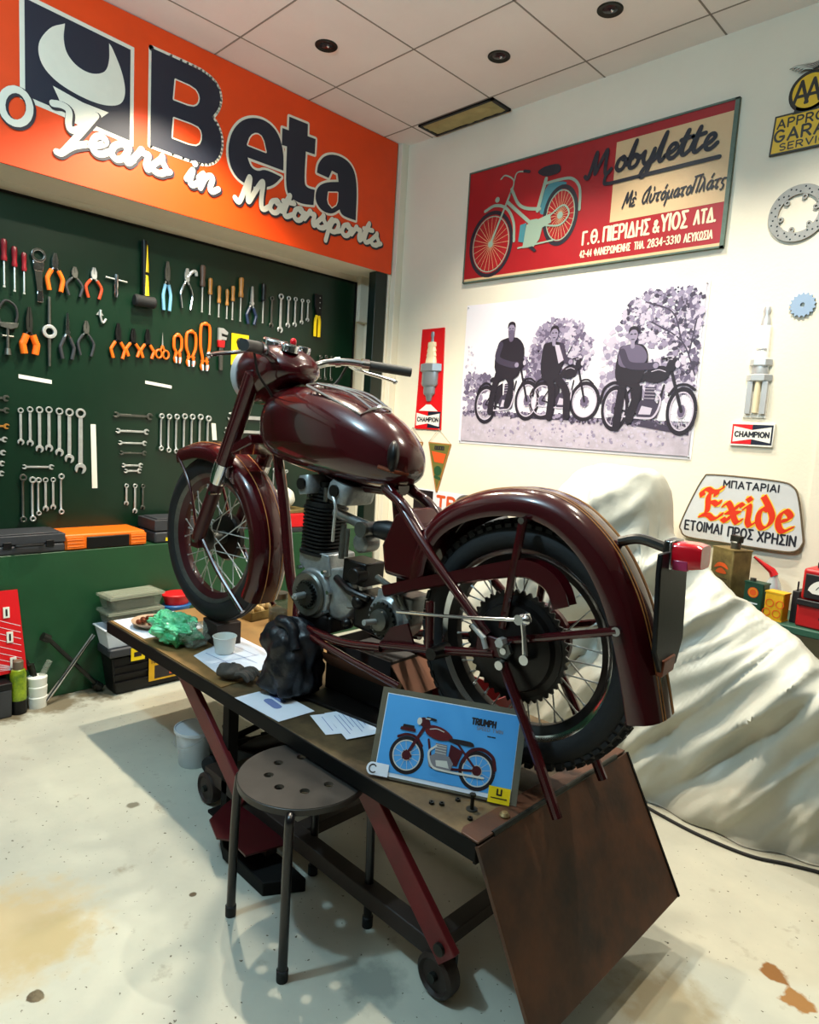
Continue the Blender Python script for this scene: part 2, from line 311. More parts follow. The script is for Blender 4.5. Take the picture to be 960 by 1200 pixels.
SCR = {  # joined handwriting, x-height .5
 'e': (.40, [[(0,.16),(.2,.24),(.32,.38),(.26,.5),(.14,.46),(.07,.24),(.14,.03),(.27,.02),(.41,.16)]]), 'a': (.48, [[(.36,.42),(.24,.5),(.09,.36),(.06,.13),(.17,.02),(.3,.14),(.38,.46),(.35,.16),(.4,.02),(.5,.16)]]),
 'r': (.40, [[(0,.16),(.11,.42),(.15,.53),(.2,.44),(.31,.43),(.28,.16),(.33,.02),(.42,.16)]]), 's': (.38, [[(0,.16),(.17,.44),(.2,.54),(.22,.38),(.31,.2),(.25,.04),(.1,.02),(.03,.1)], [(.2,.03),(.4,.16)]]),
 'i': (.28, [[(0,.16),(.12,.48),(.09,.15),(.15,.02),(.29,.16)], [(.15,.68),(.16,.7)]]), 'n': (.50, [[(0,.3),(.1,.48),(.09,.3),(.07,.02)], [(.07,.02),(.16,.36),(.27,.49),(.34,.4),(.3,.12),(.37,.02),(.51,.16)]]),
 'o': (.40, [[(.24,.5),(.1,.4),(.06,.16),(.16,.02),(.29,.08),(.34,.3),(.26,.49),(.24,.4),(.42,.36)]]), 't': (.34, [[(0,.16),(.2,.85),(.1,.2),(.17,.02),(.35,.16)], [(.02,.56),(.36,.6)]]),
 'p': (.46, [[(0,.2),(.13,.5),(.06,.1),(0,-.42)], [(.06,.05),(.16,.42),(.3,.49),(.37,.32),(.3,.06),(.16,.02),(.1,.1)], [(.3,.06),(.48,.16)]]),
 'Y': (.66, [[(-.04,.93),(.12,.97),(.25,.88),(.27,.55),(.33,.40),(.46,.5),(.62,.78),(.74,1.02)], [(.74,1.02),(.54,.5),(.36,.05),(.22,-.28),(.13,-.30)], [(.22,-.28),(.40,-.02),(.66,.18)]]), 'M': (.92, [[(-.02,.1),(.06,0),(.14,.12),(.3,1.0),(.32,.4),(.36,.12),(.5,.55),(.68,1.0),(.7,.4),(.74,.06),(.82,.02),(.94,.16)]]),
 '0': (.62, [el(.28,.42,.26,.42,60,440,18)]), ' ': (.3, []),
 'b': (.44, [[(0,.16),(.2,.98),(.1,.3),(.1,.06),(.2,.0),(.33,.1),(.36,.34),(.24,.46),(.16,.36)], [(.3,.36),(.46,.36)]]), 'y': (.48, [[(0,.3),(.1,.48),(.09,.2),(.17,.03),(.3,.14),(.4,.5)], [(.4,.5),(.34,.05),(.22,-.38),(.08,-.4),(.14,-.16),(.5,.16)]]), 'l': (.28, [[(0,.16),(.22,.98),(.12,.3),(.12,.06),(.18,.0),(.3,.16)]]),
}
def script(mb, t, x, y, h, w, z, sx=1.0, shear=.15, nib=None, dx=0, dy=0, drop=0.0, grow=0.0):
    x0 = x
    for c in t:
        a, st = SCR[c]; k = h*(1+grow*(x-x0))
        for q in st:
            P = cr(q, 5) if len(q) > 2 and c != '0' else q
            mb.stroke([(x+p[0]*k*sx+shear*p[1]*k+dx, y+drop*(x-x0)+p[1]*k+dy) for p in P], w, z, nib=nib)
        x += a*k*sx
    return x
def text(mb, body, x, y, size, z, bold=0.0, sx=1.0, shear=0.0, spacing=1.0):
    c = bpy.data.curves.new('t', 'FONT'); c.body = body; c.size = size; c.offset = bold; c.shear = shear; c.space_character = spacing; c.resolution_u = 6
    o = bpy.data.objects.new('t', c); COL.objects.link(o)
    me = bpy.data.meshes.new_from_object(o.evaluated_get(bpy.context.evaluated_depsgraph_get()))
    mb.add([(x+v.co.x*sx, y+v.co.y, z) for v in me.vertices], [tuple(p.vertices) for p in me.polygons])
    bpy.data.objects.remove(o); bpy.data.meshes.remove(me); bpy.data.curves.remove(c)

# ================================================================== THE SETTING
def slab(name, a, b, key, bevel=0):
    m = MB(key); m.b2(a, b); return struct(m.build(name, bevel=bevel))
# floor: worn cream paint with bare patches, specks and stains
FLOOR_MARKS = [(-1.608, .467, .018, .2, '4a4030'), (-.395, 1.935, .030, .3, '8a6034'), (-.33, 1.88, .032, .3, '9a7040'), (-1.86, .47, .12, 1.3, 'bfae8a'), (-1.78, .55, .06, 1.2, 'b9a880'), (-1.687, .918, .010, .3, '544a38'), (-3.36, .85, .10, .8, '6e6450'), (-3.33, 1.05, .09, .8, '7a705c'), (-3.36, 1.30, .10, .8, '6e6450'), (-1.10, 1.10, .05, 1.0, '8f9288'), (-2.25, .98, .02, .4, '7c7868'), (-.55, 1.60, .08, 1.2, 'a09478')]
def floor_mat():
    m = bpy.data.materials.new('floor_paint'); m.use_nodes = True; nt = m.node_tree; N = nt.nodes; L = nt.links; b = N['Principled BSDF']
    tc = N.new('ShaderNodeTexCoord'); b.inputs['Roughness'].default_value = .42; b.inputs['Specular IOR Level'].default_value = .35
    def noise_ramp(scale, p0, p1, detail=6, rough=.6, off=(0, 0, 0)):
        mp = N.new('ShaderNodeMapping'); mp.inputs['Location'].default_value = off; L.new(tc.outputs['Object'], mp.inputs['Vector'])
        n = N.new('ShaderNodeTexNoise'); n.inputs['Scale'].default_value = scale; n.inputs['Detail'].default_value = detail; n.inputs['Roughness'].default_value = rough
        L.new(mp.outputs['Vector'], n.inputs['Vector'])
        r = N.new('ShaderNodeMapRange'); r.inputs['From Min'].default_value = p0; r.inputs['From Max'].default_value = p1; L.new(n.outputs['Fac'], r.inputs['Value']); return r.outputs['Result']
    def mix(fac, a, c):
        x = N.new('ShaderNodeMix'); x.data_type = 'RGBA'; L.new(fac, x.inputs['Factor'])
        if isinstance(a, tuple): x.inputs['A'].default_value = (*a, 1)
        else: L.new(a, x.inputs['A'])
        x.inputs['B'].default_value = (*c, 1); return x.outputs['Result']
    c = mix(noise_ramp(1.6, .35, .7), lin('c6c5b4'), lin('aaaba0'))
    c = mix(noise_ramp(9, .62, .74, 8), c, lin('9c9686'))
    c = mix(noise_ramp(1.6, .70, .76, 9, .72, (3.2, 1.7, 0)), c, lin('9a7346'))
    c = mix(noise_ramp(26, .705, .73, 4, .6, (1, 5, 0)), c, lin('4a4538'))
    c = mix(noise_ramp(70, .70, .73, 2, .5, (7, 2, 0)), c, lin('55503f'))
    # chips, drips and grime with a shape of their own
    wob = N.new('ShaderNodeTexNoise'); wob.inputs['Scale'].default_value = 22; wob.inputs['Detail'].default_value = 5; L.new(tc.outputs['Object'], wob.inputs['Vector'])
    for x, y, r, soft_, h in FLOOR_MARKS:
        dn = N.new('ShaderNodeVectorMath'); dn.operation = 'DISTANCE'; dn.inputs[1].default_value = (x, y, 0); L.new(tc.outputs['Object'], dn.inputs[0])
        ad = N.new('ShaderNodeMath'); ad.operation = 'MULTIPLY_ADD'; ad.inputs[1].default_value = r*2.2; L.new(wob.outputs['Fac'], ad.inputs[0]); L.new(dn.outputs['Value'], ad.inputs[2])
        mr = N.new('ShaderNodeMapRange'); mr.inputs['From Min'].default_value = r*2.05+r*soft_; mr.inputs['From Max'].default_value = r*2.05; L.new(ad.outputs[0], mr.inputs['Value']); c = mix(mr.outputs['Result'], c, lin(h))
    L.new(c, b.inputs['Base Color'])
    n = N.new('ShaderNodeTexNoise'); n.inputs['Scale'].default_value = 18; n.inputs['Detail'].default_value = 8; L.new(tc.outputs['Object'], n.inputs['Vector'])
    bp_ = N.new('ShaderNodeBump'); bp_.inputs['Strength'].default_value = .12; bp_.inputs['Distance'].default_value = .01; L.new(n.outputs['Fac'], bp_.inputs['Height']); L.new(bp_.outputs['Normal'], b.inputs['Normal'])
    return m
M['floor_paint'] = floor_mat()
slab('floor', (-3.75, -2.5, -.1), (2.3, 3.35, 0), 'floor_paint')
slab('wall_right', (-3.75, 3.25, 0), (2.3, 3.35, 3.3), 'wall_cream')
slab('wall_left', (-3.75, -2.5, 0), (-3.65, 3.25, 3.3), 'wall_cream')
slab('wall_front', (2.2, -2.5, 0), (2.3, 3.25, 3.3), 'wall_plain')
slab('wall_back', (-3.65, -2.5, 0), (2.2, -2.4, 3.3), 'wall_plain')
m = MB('ceiling_panel'); m.b2((-3.75, -2.5, 3.25), (2.3, 3.35, 3.35)); m.use('ceiling_joint')
x = -3.15
while x < 2.2: m.b2((x-.004, -2.4, 3.2485), (x+.004, 3.25, 3.2505)); x += .6
y = 3.06
while y > -2.4: m.b2((-3.65, y-.004, 3.2485), (2.2, y+.004, 3.2505)); y -= .6
struct(m.build('ceiling'))
slab('wall_ledge', (-3.65, -2.4, 0), (-3.4, 3.155, .72), 'green_paint', .004)     # low green wall that carries the ledge
slab('wall_header', (-3.65, -2.4, 2.42), (-3.4, 3.18, 3.25), 'wall_cream')        # deep lintel behind the banner
slab('trim_1', (-3.47, 3.055, .72), (-3.4, 3.155, 2.42), 'green_post', .004)
m = MB('wall_cream'); m.b2((-3.65, 3.19, 0), (-3.36, 3.25, 3.25)); m.b2((-3.44, 3.165, .72), (-3.40, 3.19, 3.25)); struct(m.build('trim_2', bevel=.004))
slab('wall_niche', (-3.65, 3.10, 2.12), (-3.6, 3.19, 2.42), 'wall_cream')

# ceiling fittings
for i, (x, y, l) in enumerate([(-2.87, 2.17, 'unlit round recessed downlight above the big navy letters of the banner'), (-2.26, 2.765, 'unlit round recessed downlight nearest the red moped sign corner'), (-1.665, 2.767, 'unlit round recessed downlight closest to the top right of the photo')]):
    t = thing('recessed_downlight', l, 'ceiling light', (x, y, 3.25), group='recessed downlights')
    m = MB('dark_steel'); m.lathe([(.030, 0.0), (.045, -.004), (.052, -.006), (.056, -.003), (.056, .0)], 28); m.build('trim_ring', t)
    m = MB('lamp_glass'); m.lathe([(0, -.0045), (.02, -.0035), (.032, -.001)], 24); m.use('chrome'); m.ball((.008, .004, -.004), .008, 10, 6); m.build('lamp_face', t)
t = thing('ceiling_hatch', 'open narrow ceiling panel showing crumpled yellowish insulation near the room corner', 'ceiling panel', (-2.83, 3.15, 3.25))
m = MB('black_plastic')
for a, b in (((-.27, -.085, -.012), (.30, -.07, 0)), ((-.27, .07, -.012), (.30, .085, 0)), ((-.27, -.085, -.012), (-.25, .085, 0)), ((.28, -.085, -.012), (.30, .085, 0))): m.b2(a, b)
m.build('hatch_frame', t)
m = MB('foam_yellow'); m.grid(lambda u, v: (-.25+.53*u, -.07+.14*v, -.006-.010*abs(noise.noise((u*7, v*3, 2)))), 40, 12); m.build('insulation', t)

# ================================================================== THE ORANGE BANNER (left wall, in front of the lintel)
t = thing('workshop_banner', 'wide orange banner with navy wrench emblem, big navy letters and white handwriting', 'sign', T=wall_l(0, 0, -3.4))
m = MB('orange_sign'); m.b2((.2, 2.42, .001), (3.175, 3.245, .012)); m.build('panel', t)
m = MB('sign_white')                                     # emblem square, navy with a pale border
m.poly([(.955, 2.70), (1.442, 2.665), (1.442, 3.105), (.955, 3.125)], .0135)
m.use('navy'); m.poly([(.975, 2.72), (1.424, 2.686), (1.424, 3.088), (.975, 3.105)], .0145); m.build('emblem_square', t)
m = MB('sign_white')                                     # open-jaw wrench head
L_ = cr([(1.135,3.075),(1.075,3.03),(1.03,2.95),(1.04,2.875),(1.10,2.825),(1.20,2.80),(1.30,2.80),(1.375,2.83),(1.40,2.89),(1.385,2.97),(1.345,3.05),(1.325,3.075)], 6)
R_ = cr([(1.325,3.075),(1.325,3.0),(1.305,2.945),(1.25,2.915),(1.19,2.92),(1.145,2.955),(1.13,3.01),(1.135,3.075)], 6)
m.poly([(p.x, p.y) for p in L_ + R_[1:-1]], .0155)
m.poly([(p.x, p.y) for p in cr([(1.085,2.80),(1.115,2.74),(1.12,2.69),(1.26,2.672),(1.275,2.72),(1.325,2.775)], 6)] + [(1.21,2.777)], .0155)
m.use('navy'); m.stroke([(p.x, p.y) for p in cr([(1.03,2.85),(1.10,2.815),(1.2,2.788),(1.30,2.785),(1.37,2.805)], 6)], .010, .0165); m.build('wrench_emblem', t)
BETA = {
 'B': [(1.524,3.138),(1.524,2.697),(1.72,2.694),(1.82,2.698),(1.885,2.74),(1.91,2.82),(1.895,2.895),(1.848,2.942),(1.885,2.994),(1.896,3.06),(1.868,3.112),(1.80,3.137),(1.71,3.14)],
 'e': [(2.12,3.035),(2.03,2.995),(1.968,2.92),(1.943,2.83),(1.953,2.745),(1.996,2.689),(2.067,2.667),(2.161,2.68),(2.235,2.715),(2.285,2.775),(2.176,2.785),(2.131,2.758),(2.085,2.766),(2.063,2.81),(2.295,2.812),(2.294,2.899),(2.264,2.985),(2.205,3.03)],
 't': [(2.322,3.11),(2.452,3.115),(2.453,3.05),(2.511,3.053),(2.509,2.967),(2.445,2.963),(2.441,2.79),(2.464,2.768),(2.52,2.772),(2.515,2.685),(2.423,2.667),(2.342,2.682),(2.314,2.736),(2.314,2.948),(2.279,2.944),(2.279,3.035),(2.322,3.037)],
 'a': [(2.530,2.872),(2.535,2.924),(2.584,2.988),(2.673,3.019),(2.768,3.01),(2.823,2.959),(2.844,2.86),(2.845,2.681),(2.735,2.681),(2.712,2.712),(2.655,2.668),(2.575,2.668),(2.523,2.715),(2.532,2.788),(2.593,2.837),(2.695,2.868),(2.684,2.912),(2.640,2.916),(2.618,2.868)]}
HOLES = [[(1.648,3.041),(1.641,2.951),(1.736,2.954),(1.766,2.977),(1.772,3.013),(1.746,3.041)], [(1.643,2.861),(1.638,2.771),(1.752,2.77),(1.785,2.796),(1.788,2.845),(1.762,2.865)], [(2.063,2.875),(2.079,2.923),(2.116,2.95),(2.151,2.942),(2.175,2.875)], [(2.623,2.785),(2.690,2.803),(2.691,2.739),(2.652,2.709),(2.619,2.730)]]
def soft(p, n=3): return [(q.x, q.y) for q in cr([Vector((x, y, 0)) for x, y in p], n, True)]
def rnd(p, k=.25):                       # corner cutting
    out = []
    for i in range(len(p)):
        a, b, c = Vector(p[i-1]), Vector(p[i]), Vector(p[(i+1) % len(p)])
        if (b-a).normalized().dot((c-b).normalized()) > .45: out += [tuple(b+(a-b)*k), tuple(b+(c-b)*k)]
        else: out.append(tuple(b))
    return out
mo = MB('sign_white'); mn = MB('navy')
for k, p in BETA.items(): p = rnd(rnd(p)); mo.stroke(p+[p[0]], .026, .0138); mn.poly(p, .0150)
for p in HOLES:
    mh = MB('sign_white'); p = rnd(p); mh.stroke(p+[p[0]], .014, .0156); mh.use('orange_sign'); mh.poly(p, .0162); mh.build('letter_counter', t, flat=True)
mo.build('letter_outline', t, flat=True); mn.build('big_lettering', t, flat=True); 
def years(mb, w, z, dx, dy):
    for s_, x, y, h, sx in (('0', .872, 2.592, .165, 1.25), ('Years', 1.075, 2.578, .16, 1.46), ('in', 1.71, 2.572, .16, 1.42), ('Motorsports', 1.995, 2.568, .145, 1.52)):
        script(mb, s_, x, y, h, w*(.62 if 0 else 1), z, sx=sx, shear=.12, dx=dx, dy=dy)
m = MB('shadow_navy'); years(m, .042, .0168, .005, -.005); m.build('handwriting_shadow', t, flat=True)
m = MB('script_white'); years(m, .029, .0176, 0, 0); m.build('handwriting', t, flat=True)

# ================================================================== TOOL BOARD AND ITS TOOLS
t = thing('tool_board', 'dark green tool board set back in the wall under the orange banner', 'tool board', T=wall_l(0, 0, -3.65))
m = MB('green_board'); m.b2((-.6, .722, .002), (3.085, 2.372, .014)); m.build('panel', t, bevel=.002)
m = MB('black_edge'); m.b2((-.6, 2.366, .002), (3.092, 2.378, .02)); m.b2((3.08, .722, .002), (3.092, 2.378, .02)); m.build('edge_strip', t)
BX = -3.634
def bolt_r(mb, x, y, r, z0, z1, n=16, inner=None, rot=0):
    o = [(x+r*cos(2*pi*i/n), y+r*sin(2*pi*i/n)) for i in range(n)]
    q = [(x+inner*cos(2*pi*i/n+rot), y+inner*sin(2*pi*i/n+rot)) for i in range(n)]
    mb.holed(o, q, z0, z1)
def jaw(mb, x, y, r, ang, z0, z1):
    # open spanner jaw pointing along ang
    pts = [(r*cos(radians(a)), r*sin(radians(a))) for a in range(32, 329, 12)] + [(r*.86, -r*.42), (-r*.12, -r*.42), (-r*.28, 0), (-r*.12, r*.42), (r*.86, r*.42)]
    c, s = cos(ang), sin(ang); mb.prism([(x+p[0]*c-p[1]*s, y+p[0]*s+p[1]*c) for p in pts], z0, z1)
def shank(mb, x0, y0, x1, y1, w0, w1, z0, z1):
    d = Vector((x1-x0, y1-y0)).normalized(); q = Vector((-d.y, d.x))
    mb.prism([(x0+q.x*w0, y0+q.y*w0), (x0-q.x*w0, y0-q.y*w0), (x1-q.x*w1, y1-q.y*w1), (x1+q.x*w1, y1+q.y*w1)], z0, z1)
def spanner(kind, L, key='steel'):
    m = MB(key); r = min(.028, max(.0115, L*.075)); w = r*.40; a, b = L/2-r, -L/2+r
    if kind == 'combo':
        bolt_r(m, 0, a, r, .004, .013, 18, r*.58); jaw(m, 0, b, r*1.12, radians(-105), .004, .012); shank(m, 0, a-r*.8, 0, b+r*.85, w, w*1.15, .006, .0105)
    elif kind == 'ring':
        bolt_r(m, 0, a, r*.95, .012, .022, 16, r*.5); bolt_r(m, .0, b, r*.85, .012, .022, 16, r*.45); m.tube([(0, a-r*.7, .016), (0, a-r*1.6, .008), (0, b+r*1.5, .008), (0, b+r*.6, .016)], [w*.9]*4, 8)
    else:
        jaw(m, 0, a, r*1.15, radians(75), .004, .012); jaw(m, 0, b, r, radians(-105), .004, .012); shank(m, 0, a-r*.9, 0, b+r*.8, w*1.05, w, .0055, .0105)
    return m
def tube2(m, pts, r, z=.012, n=8): m.tube([(p[0], p[1], z) for p in cr([Vector((x, y, 0)) for x, y in pts], 5)], r, n)
def pliers(t, L, head, grip, w=.034, jawlen=.38, bow=1.0, gripr=.0085, headkey='steel', needle=False):
    top = L/2; piv = top-L*jawlen; bot = -L/2
    m = MB(headkey)
    for s in (-1, 1):
        jw = .006 if needle else .011
        m.prism([(s*.0008, top), (s*jw*.55, top), (s*jw*1.25, (top+piv)/2), (s*jw*1.2, piv), (s*.0008, piv)], .008, .020)
        tube2(m, [(-s*.004, piv+.004), (s*.010, piv-L*.08), (s*w*.55, piv-L*.16)], .0055, .013)
    m.cyl((0, piv, .006), (0, piv, .023), .012, n=14); m.build(head, t)
    for s in (-1, 1):
        m = MB(grip); tube2(m, [(s*w*.42, piv-L*.11), (s*w*.85*bow, piv-L*.28), (s*w*.95*bow, (piv+bot)/2-L*.06), (s*w*.72, bot)], gripr, max(.013, gripr+.003), 10); m.build('grip', t)
def screwdriver(t, L, key, frac=.42):
    h = L*frac; m = MB(key); r = max(.009, min(.016, L*.062))
    m.lathe([(0, L/2), (r*.7, L/2-.002), (r, L/2-.012), (r*.95, L/2-h*.35), (r*.78, L/2-h*.7), (r*1.02, L/2-h*.86), (r*.9, L/2-h), (0, L/2-h)], 10, T=Tm((0, 0, .016), rx=-pi/2) @ Matrix.Scale(1, 4)); m.build('handle', t)
    m = MB('steel'); m.cyl((0, L/2-h, .016), (0, -L/2+.012, .016), .0042, n=8); m.prism([(-.003, -L/2+.014), (.003, -L/2+.014), (.0055, -L/2), (-.0055, -L/2)], .0145, .0175); m.build('shaft', t)
KEYCOL = {'sd_red': 'red_handle', 'sd_brown': 'brown_handle', 'sd_wood': 'wood_handle', 'sd_black': 'black_plastic'}
def vtool(k, y, zt, zb, l):
    L = zt-zb; T = wall_l(y, (zt+zb)/2, BX)
    G = {'sd': 'screwdrivers on the tool board', 'pl': 'pliers on the tool board', 'pi': 'orange hose pinch pliers', 'co': 'spanners on the tool board', 'ri': 'spanners on the tool board'}.get(k[:2])
    if k in ('combo', 'ring'):
        dark = 'dark' in l; m = spanner(k, L, 'dull_steel' if dark else 'steel'); o = m.build('spanner', bevel=.0012, segs=1); o.matrix_world = T; tag(o, l, 'spanner', G); return
    nm = {'sd': 'screwdriver', 'pl': 'pliers', 'pi': 'pinch_pliers', 'sl': 'ring_spanner', 'te': 'tap_wrench', 'ma': 'rubber_mallet', 'pu': 'water_pump_pliers', 'sn': 'tin_snips', 'cl': 'strap_clamp', 'di': 'die_stock', 'ho': 'steel_hook', 'sc': 'scissors'}[k[:2]] if k != 'pipew' else 'pipe_wrench'
    t = thing(nm, l, nm.replace('_', ' '), T=T, group=G if k != 'pipew' else None)
    if k[:2] == 'sd': screwdriver(t, L, KEYCOL[k], .55 if k == 'sd_wood' and L < .18 else .45)
    elif k == 'pl_orange': pliers(t, L, 'jaws', 'orange_handle', .036, .34, 1.0, .011, 'chrome')
    elif k == 'pl_redor': pliers(t, L, 'jaws', 'red_orange', .036, .30, 1.1, .0075, 'steel')
    elif k == 'pl_dark': pliers(t, L, 'jaws', 'dark_grey', .036, .30, 1.1, .007, 'dull_steel')
    elif k == 'pl_blue': pliers(t, L, 'jaws', 'blue_handle', .022, .36, 1.0, .009, 'dull_steel')
    elif k == 'pl_navy': pliers(t, L, 'jaws', 'navy_handle', .028, .45, 1.2, .009, 'steel', True)
    elif k == 'pl_needle': pliers(t, L, 'jaws', 'dark_grey', .03, .42, 1.1, .009, 'chrome', True)
    elif k == 'pl_orchunk': pliers(t, L, 'jaws', 'orange_handle', .032, .48, 1.0, .016, 'dark_steel')
    elif k == 'pl_orh': pliers(t, L, 'jaws', 'orange_handle', .033, .42, 1.12, .0085, 'black_plastic')
    elif k == 'pump':
        pliers(t, L, 'jaws', 'chrome', .036, .28, 1.0, .007, 'steel'); m = MB('steel'); tube2(m, [(.0, L/2-.05), (.03, L/2-.012), (.052, L/2-.008), (.056, L/2-.03)], .010); m.build('hooked_jaw', t)
    elif k == 'slug':
        m = MB('chrome'); bolt_r(m, 0, L/2-.032, .033, .004, .016, 22, .021); shank(m, 0, L/2-.06, 0, L/2-.105, .026, .019, .005, .014); m.build('ring_head', t, bevel=.002)
        m = MB('dark_steel'); shank(m, 0, L/2-.10, .006, -L/2+.05, .018, .013, .005, .013); m.build('shank', t, bevel=.002)
        m = MB('chrome'); shank(m, .006, -L/2+.055, .008, -L/2, .012, .014, .005, .012); m.build('striking_end', t, bevel=.002)
    elif k == 'tee':
        m = MB('chrome'); m.lathe([(0, L/2), (.010, L/2), (.012, 0), (.009, -.02), (.012, -L/2+.02), (.008, -L/2), (0, -L/2)], 14, T=Tm((0, 0, .014), rx=-pi/2)); m.build('chuck', t)
        m = MB('steel'); m.cyl((-.055, L/2-.022, .014), (.055, L/2-.028, .014), .0045, n=8); m.build('bar', t)
    elif k == 'mallet':
        m = MB('black_rubber'); m.lathe([(0, -.056), (.026, -.056), (.031, -.048), (.028, 0), (.031, .048), (.026, .056), (0, .056)], 18, T=Tm((0, -L/2+.032, .034), ry=pi/2)); m.build('head', t)
        m = MB('black_plastic'); m.tube([(0, L/2, .022), (.0, L/2-.12, .024), (.002, -L/2+.06, .028)], [.015, .014, .013], 12); m.build('handle', t)
        m = MB('yellow'); m.tube([(.010, L/2-.02, .027), (.010, L/2-.16, .030)], [.006, .012], 10); m.tube([(.008, L/2-.175, .030), (.010, -L/2+.062, .032)], [.011, .014], 10); m.build('handle_inlay', t)
    elif k == 'snips':
        m = MB('black_plastic'); m.prism([(-.03, L/2), (.025, L/2), (.03, L/2-.05), (.022, 0), (-.012, 0), (-.03, L/2-.06)], .006, .02); m.use('chrome')
        for y in (.02, .05, .085): m.cyl((.008, L/2-y, .019), (.008, L/2-y, .022), .004, n=8)
        m.build('blades', t, bevel=.002)
        for s in (-1, 1): m = MB('yellow'); tube2(m, [(s*.006, .0), (s*.016, -.035), (s*.016, -L/2)], .0105); m.build('grip', t)
    elif k == 'clamp':
        m = MB('dull_steel'); m.prism([(-.035, .015), (.045, .02), (.04, .0), (.012, -.012), (-.03, -.005)], .006, .022); m.cyl((.0, .01, .014), (.0, -L/2+.02, .014), .007, n=10); m.cyl((-.025, -.045, .014), (.025, -.045, .014), .006, n=8); m.cyl((0, -L/2, .014), (0, -L/2+.03, .014), .016, .012, n=12); m.build('screw_frame', t, bevel=.001)
        m = MB('black_rubber'); m.tube(cr([Vector((-.03, .015, .012)), Vector((-.04, .06, .012)), Vector((-.01, L/2-.015, .012)), Vector((.03, L/2-.03, .012)), Vector((.042, .06, .012)), Vector((.035, .02, .012))], 6), .006, 8); m.build('strap', t)
    elif k == 'die':
        m = MB('steel'); bolt_r(m, 0, 0, .033, .004, .022, 22, .017); m.build('die_ring', t, bevel=.002)
        for s in (-1, 1): m = MB('dull_steel'); m.cyl((0, s*.03, .013), (0, s*L/2, .013), .0085, .0065, n=10); m.build('handle', t)
    elif k == 'hook':
        m = MB('steel'); tube2(m, [(0, L/2), (0, 0), (.012, -L/2), (.028, -.01)], .006); m.prism([(-.018, .005), (.018, .005), (.0, L/2)], .001, .006); m.build('hook', t)
    elif k == 'scissors':
        m = MB('chrome'); m.prism([(-.003, -.01), (.006, -.01), (.001, L/2)], .006, .009); m.prism([(-.006, -.01), (.003, -.01), (-.001, L/2)], .009, .012); m.build('blades', t)
        for s in (-1, 1):
            m = MB('orange_handle'); m.tube([(s*.020+.017*cos(2*pi*i/14), -L/2+.026+.022*sin(2*pi*i/14), .01) for i in range(14)], .0055, 8, closed=True); m.tube([(s*.012, -L/2+.044, .01), (0, .0, .01)], .006, 8); m.build('finger_loop', t)
    elif k == 'pinch':
        w = .022 if L < .2 else .028
        for s in (-1, 1):
            m = MB('orange_handle'); tube2(m, [(s*.004, L/2-.012), (s*w*.95, L/2-.03), (s*w, 0), (s*w*.45, -L/2+.055), (s*w*.75, -L/2+.02), (s*w*.5, -L/2)], .0085); m.build('arm', t)
        m = MB('orange_handle'); m.ball((0, L/2-.012, .013), (.016, .012, .010), 12, 8); m.cyl((-w*.9, -L/2+.05, .013), (w*.9, -L/2+.05, .013), .004, n=8); m.build('hinge', t)
        m = MB('tub_white'); [m.prism([(s*w*.35, -L/2+.03), (s*w*.8, -L/2+.03), (s*w*.6, -L/2-.004), (s*w*.35, -L/2-.004)], .006, .0225) for s in (-1, 1)]; m.build('jaw_pads', t)
    elif k == 'pipew':
        m = MB('dull_steel'); m.prism([(-.014, L/2-.07), (.012, L/2-.07), (.012, -L/2), (-.010, -L/2)], .006, .02); m.build('handle', t, bevel=.003)
        m = MB('steel'); m.prism([(-.02, L/2-.05), (-.02, L/2), (.01, L/2), (.04, L/2-.02), (.036, L/2-.034), (-.002, L/2-.03), (-.002, L/2-.075), (-.02, L/2-.075)], .004, .022); m.prism([(-.002, L/2-.045), (.034, L/2-.05), (.03, L/2-.065), (-.002, L/2-.065)], .004, .02); m.build('jaws', t)
        m = MB('red'); m.prism([(-.022, L/2-.07), (.02, L/2-.07), (.018, L/2-.11), (-.018, L/2-.11)], .003, .024); m.build('collar', t, bevel=.002)
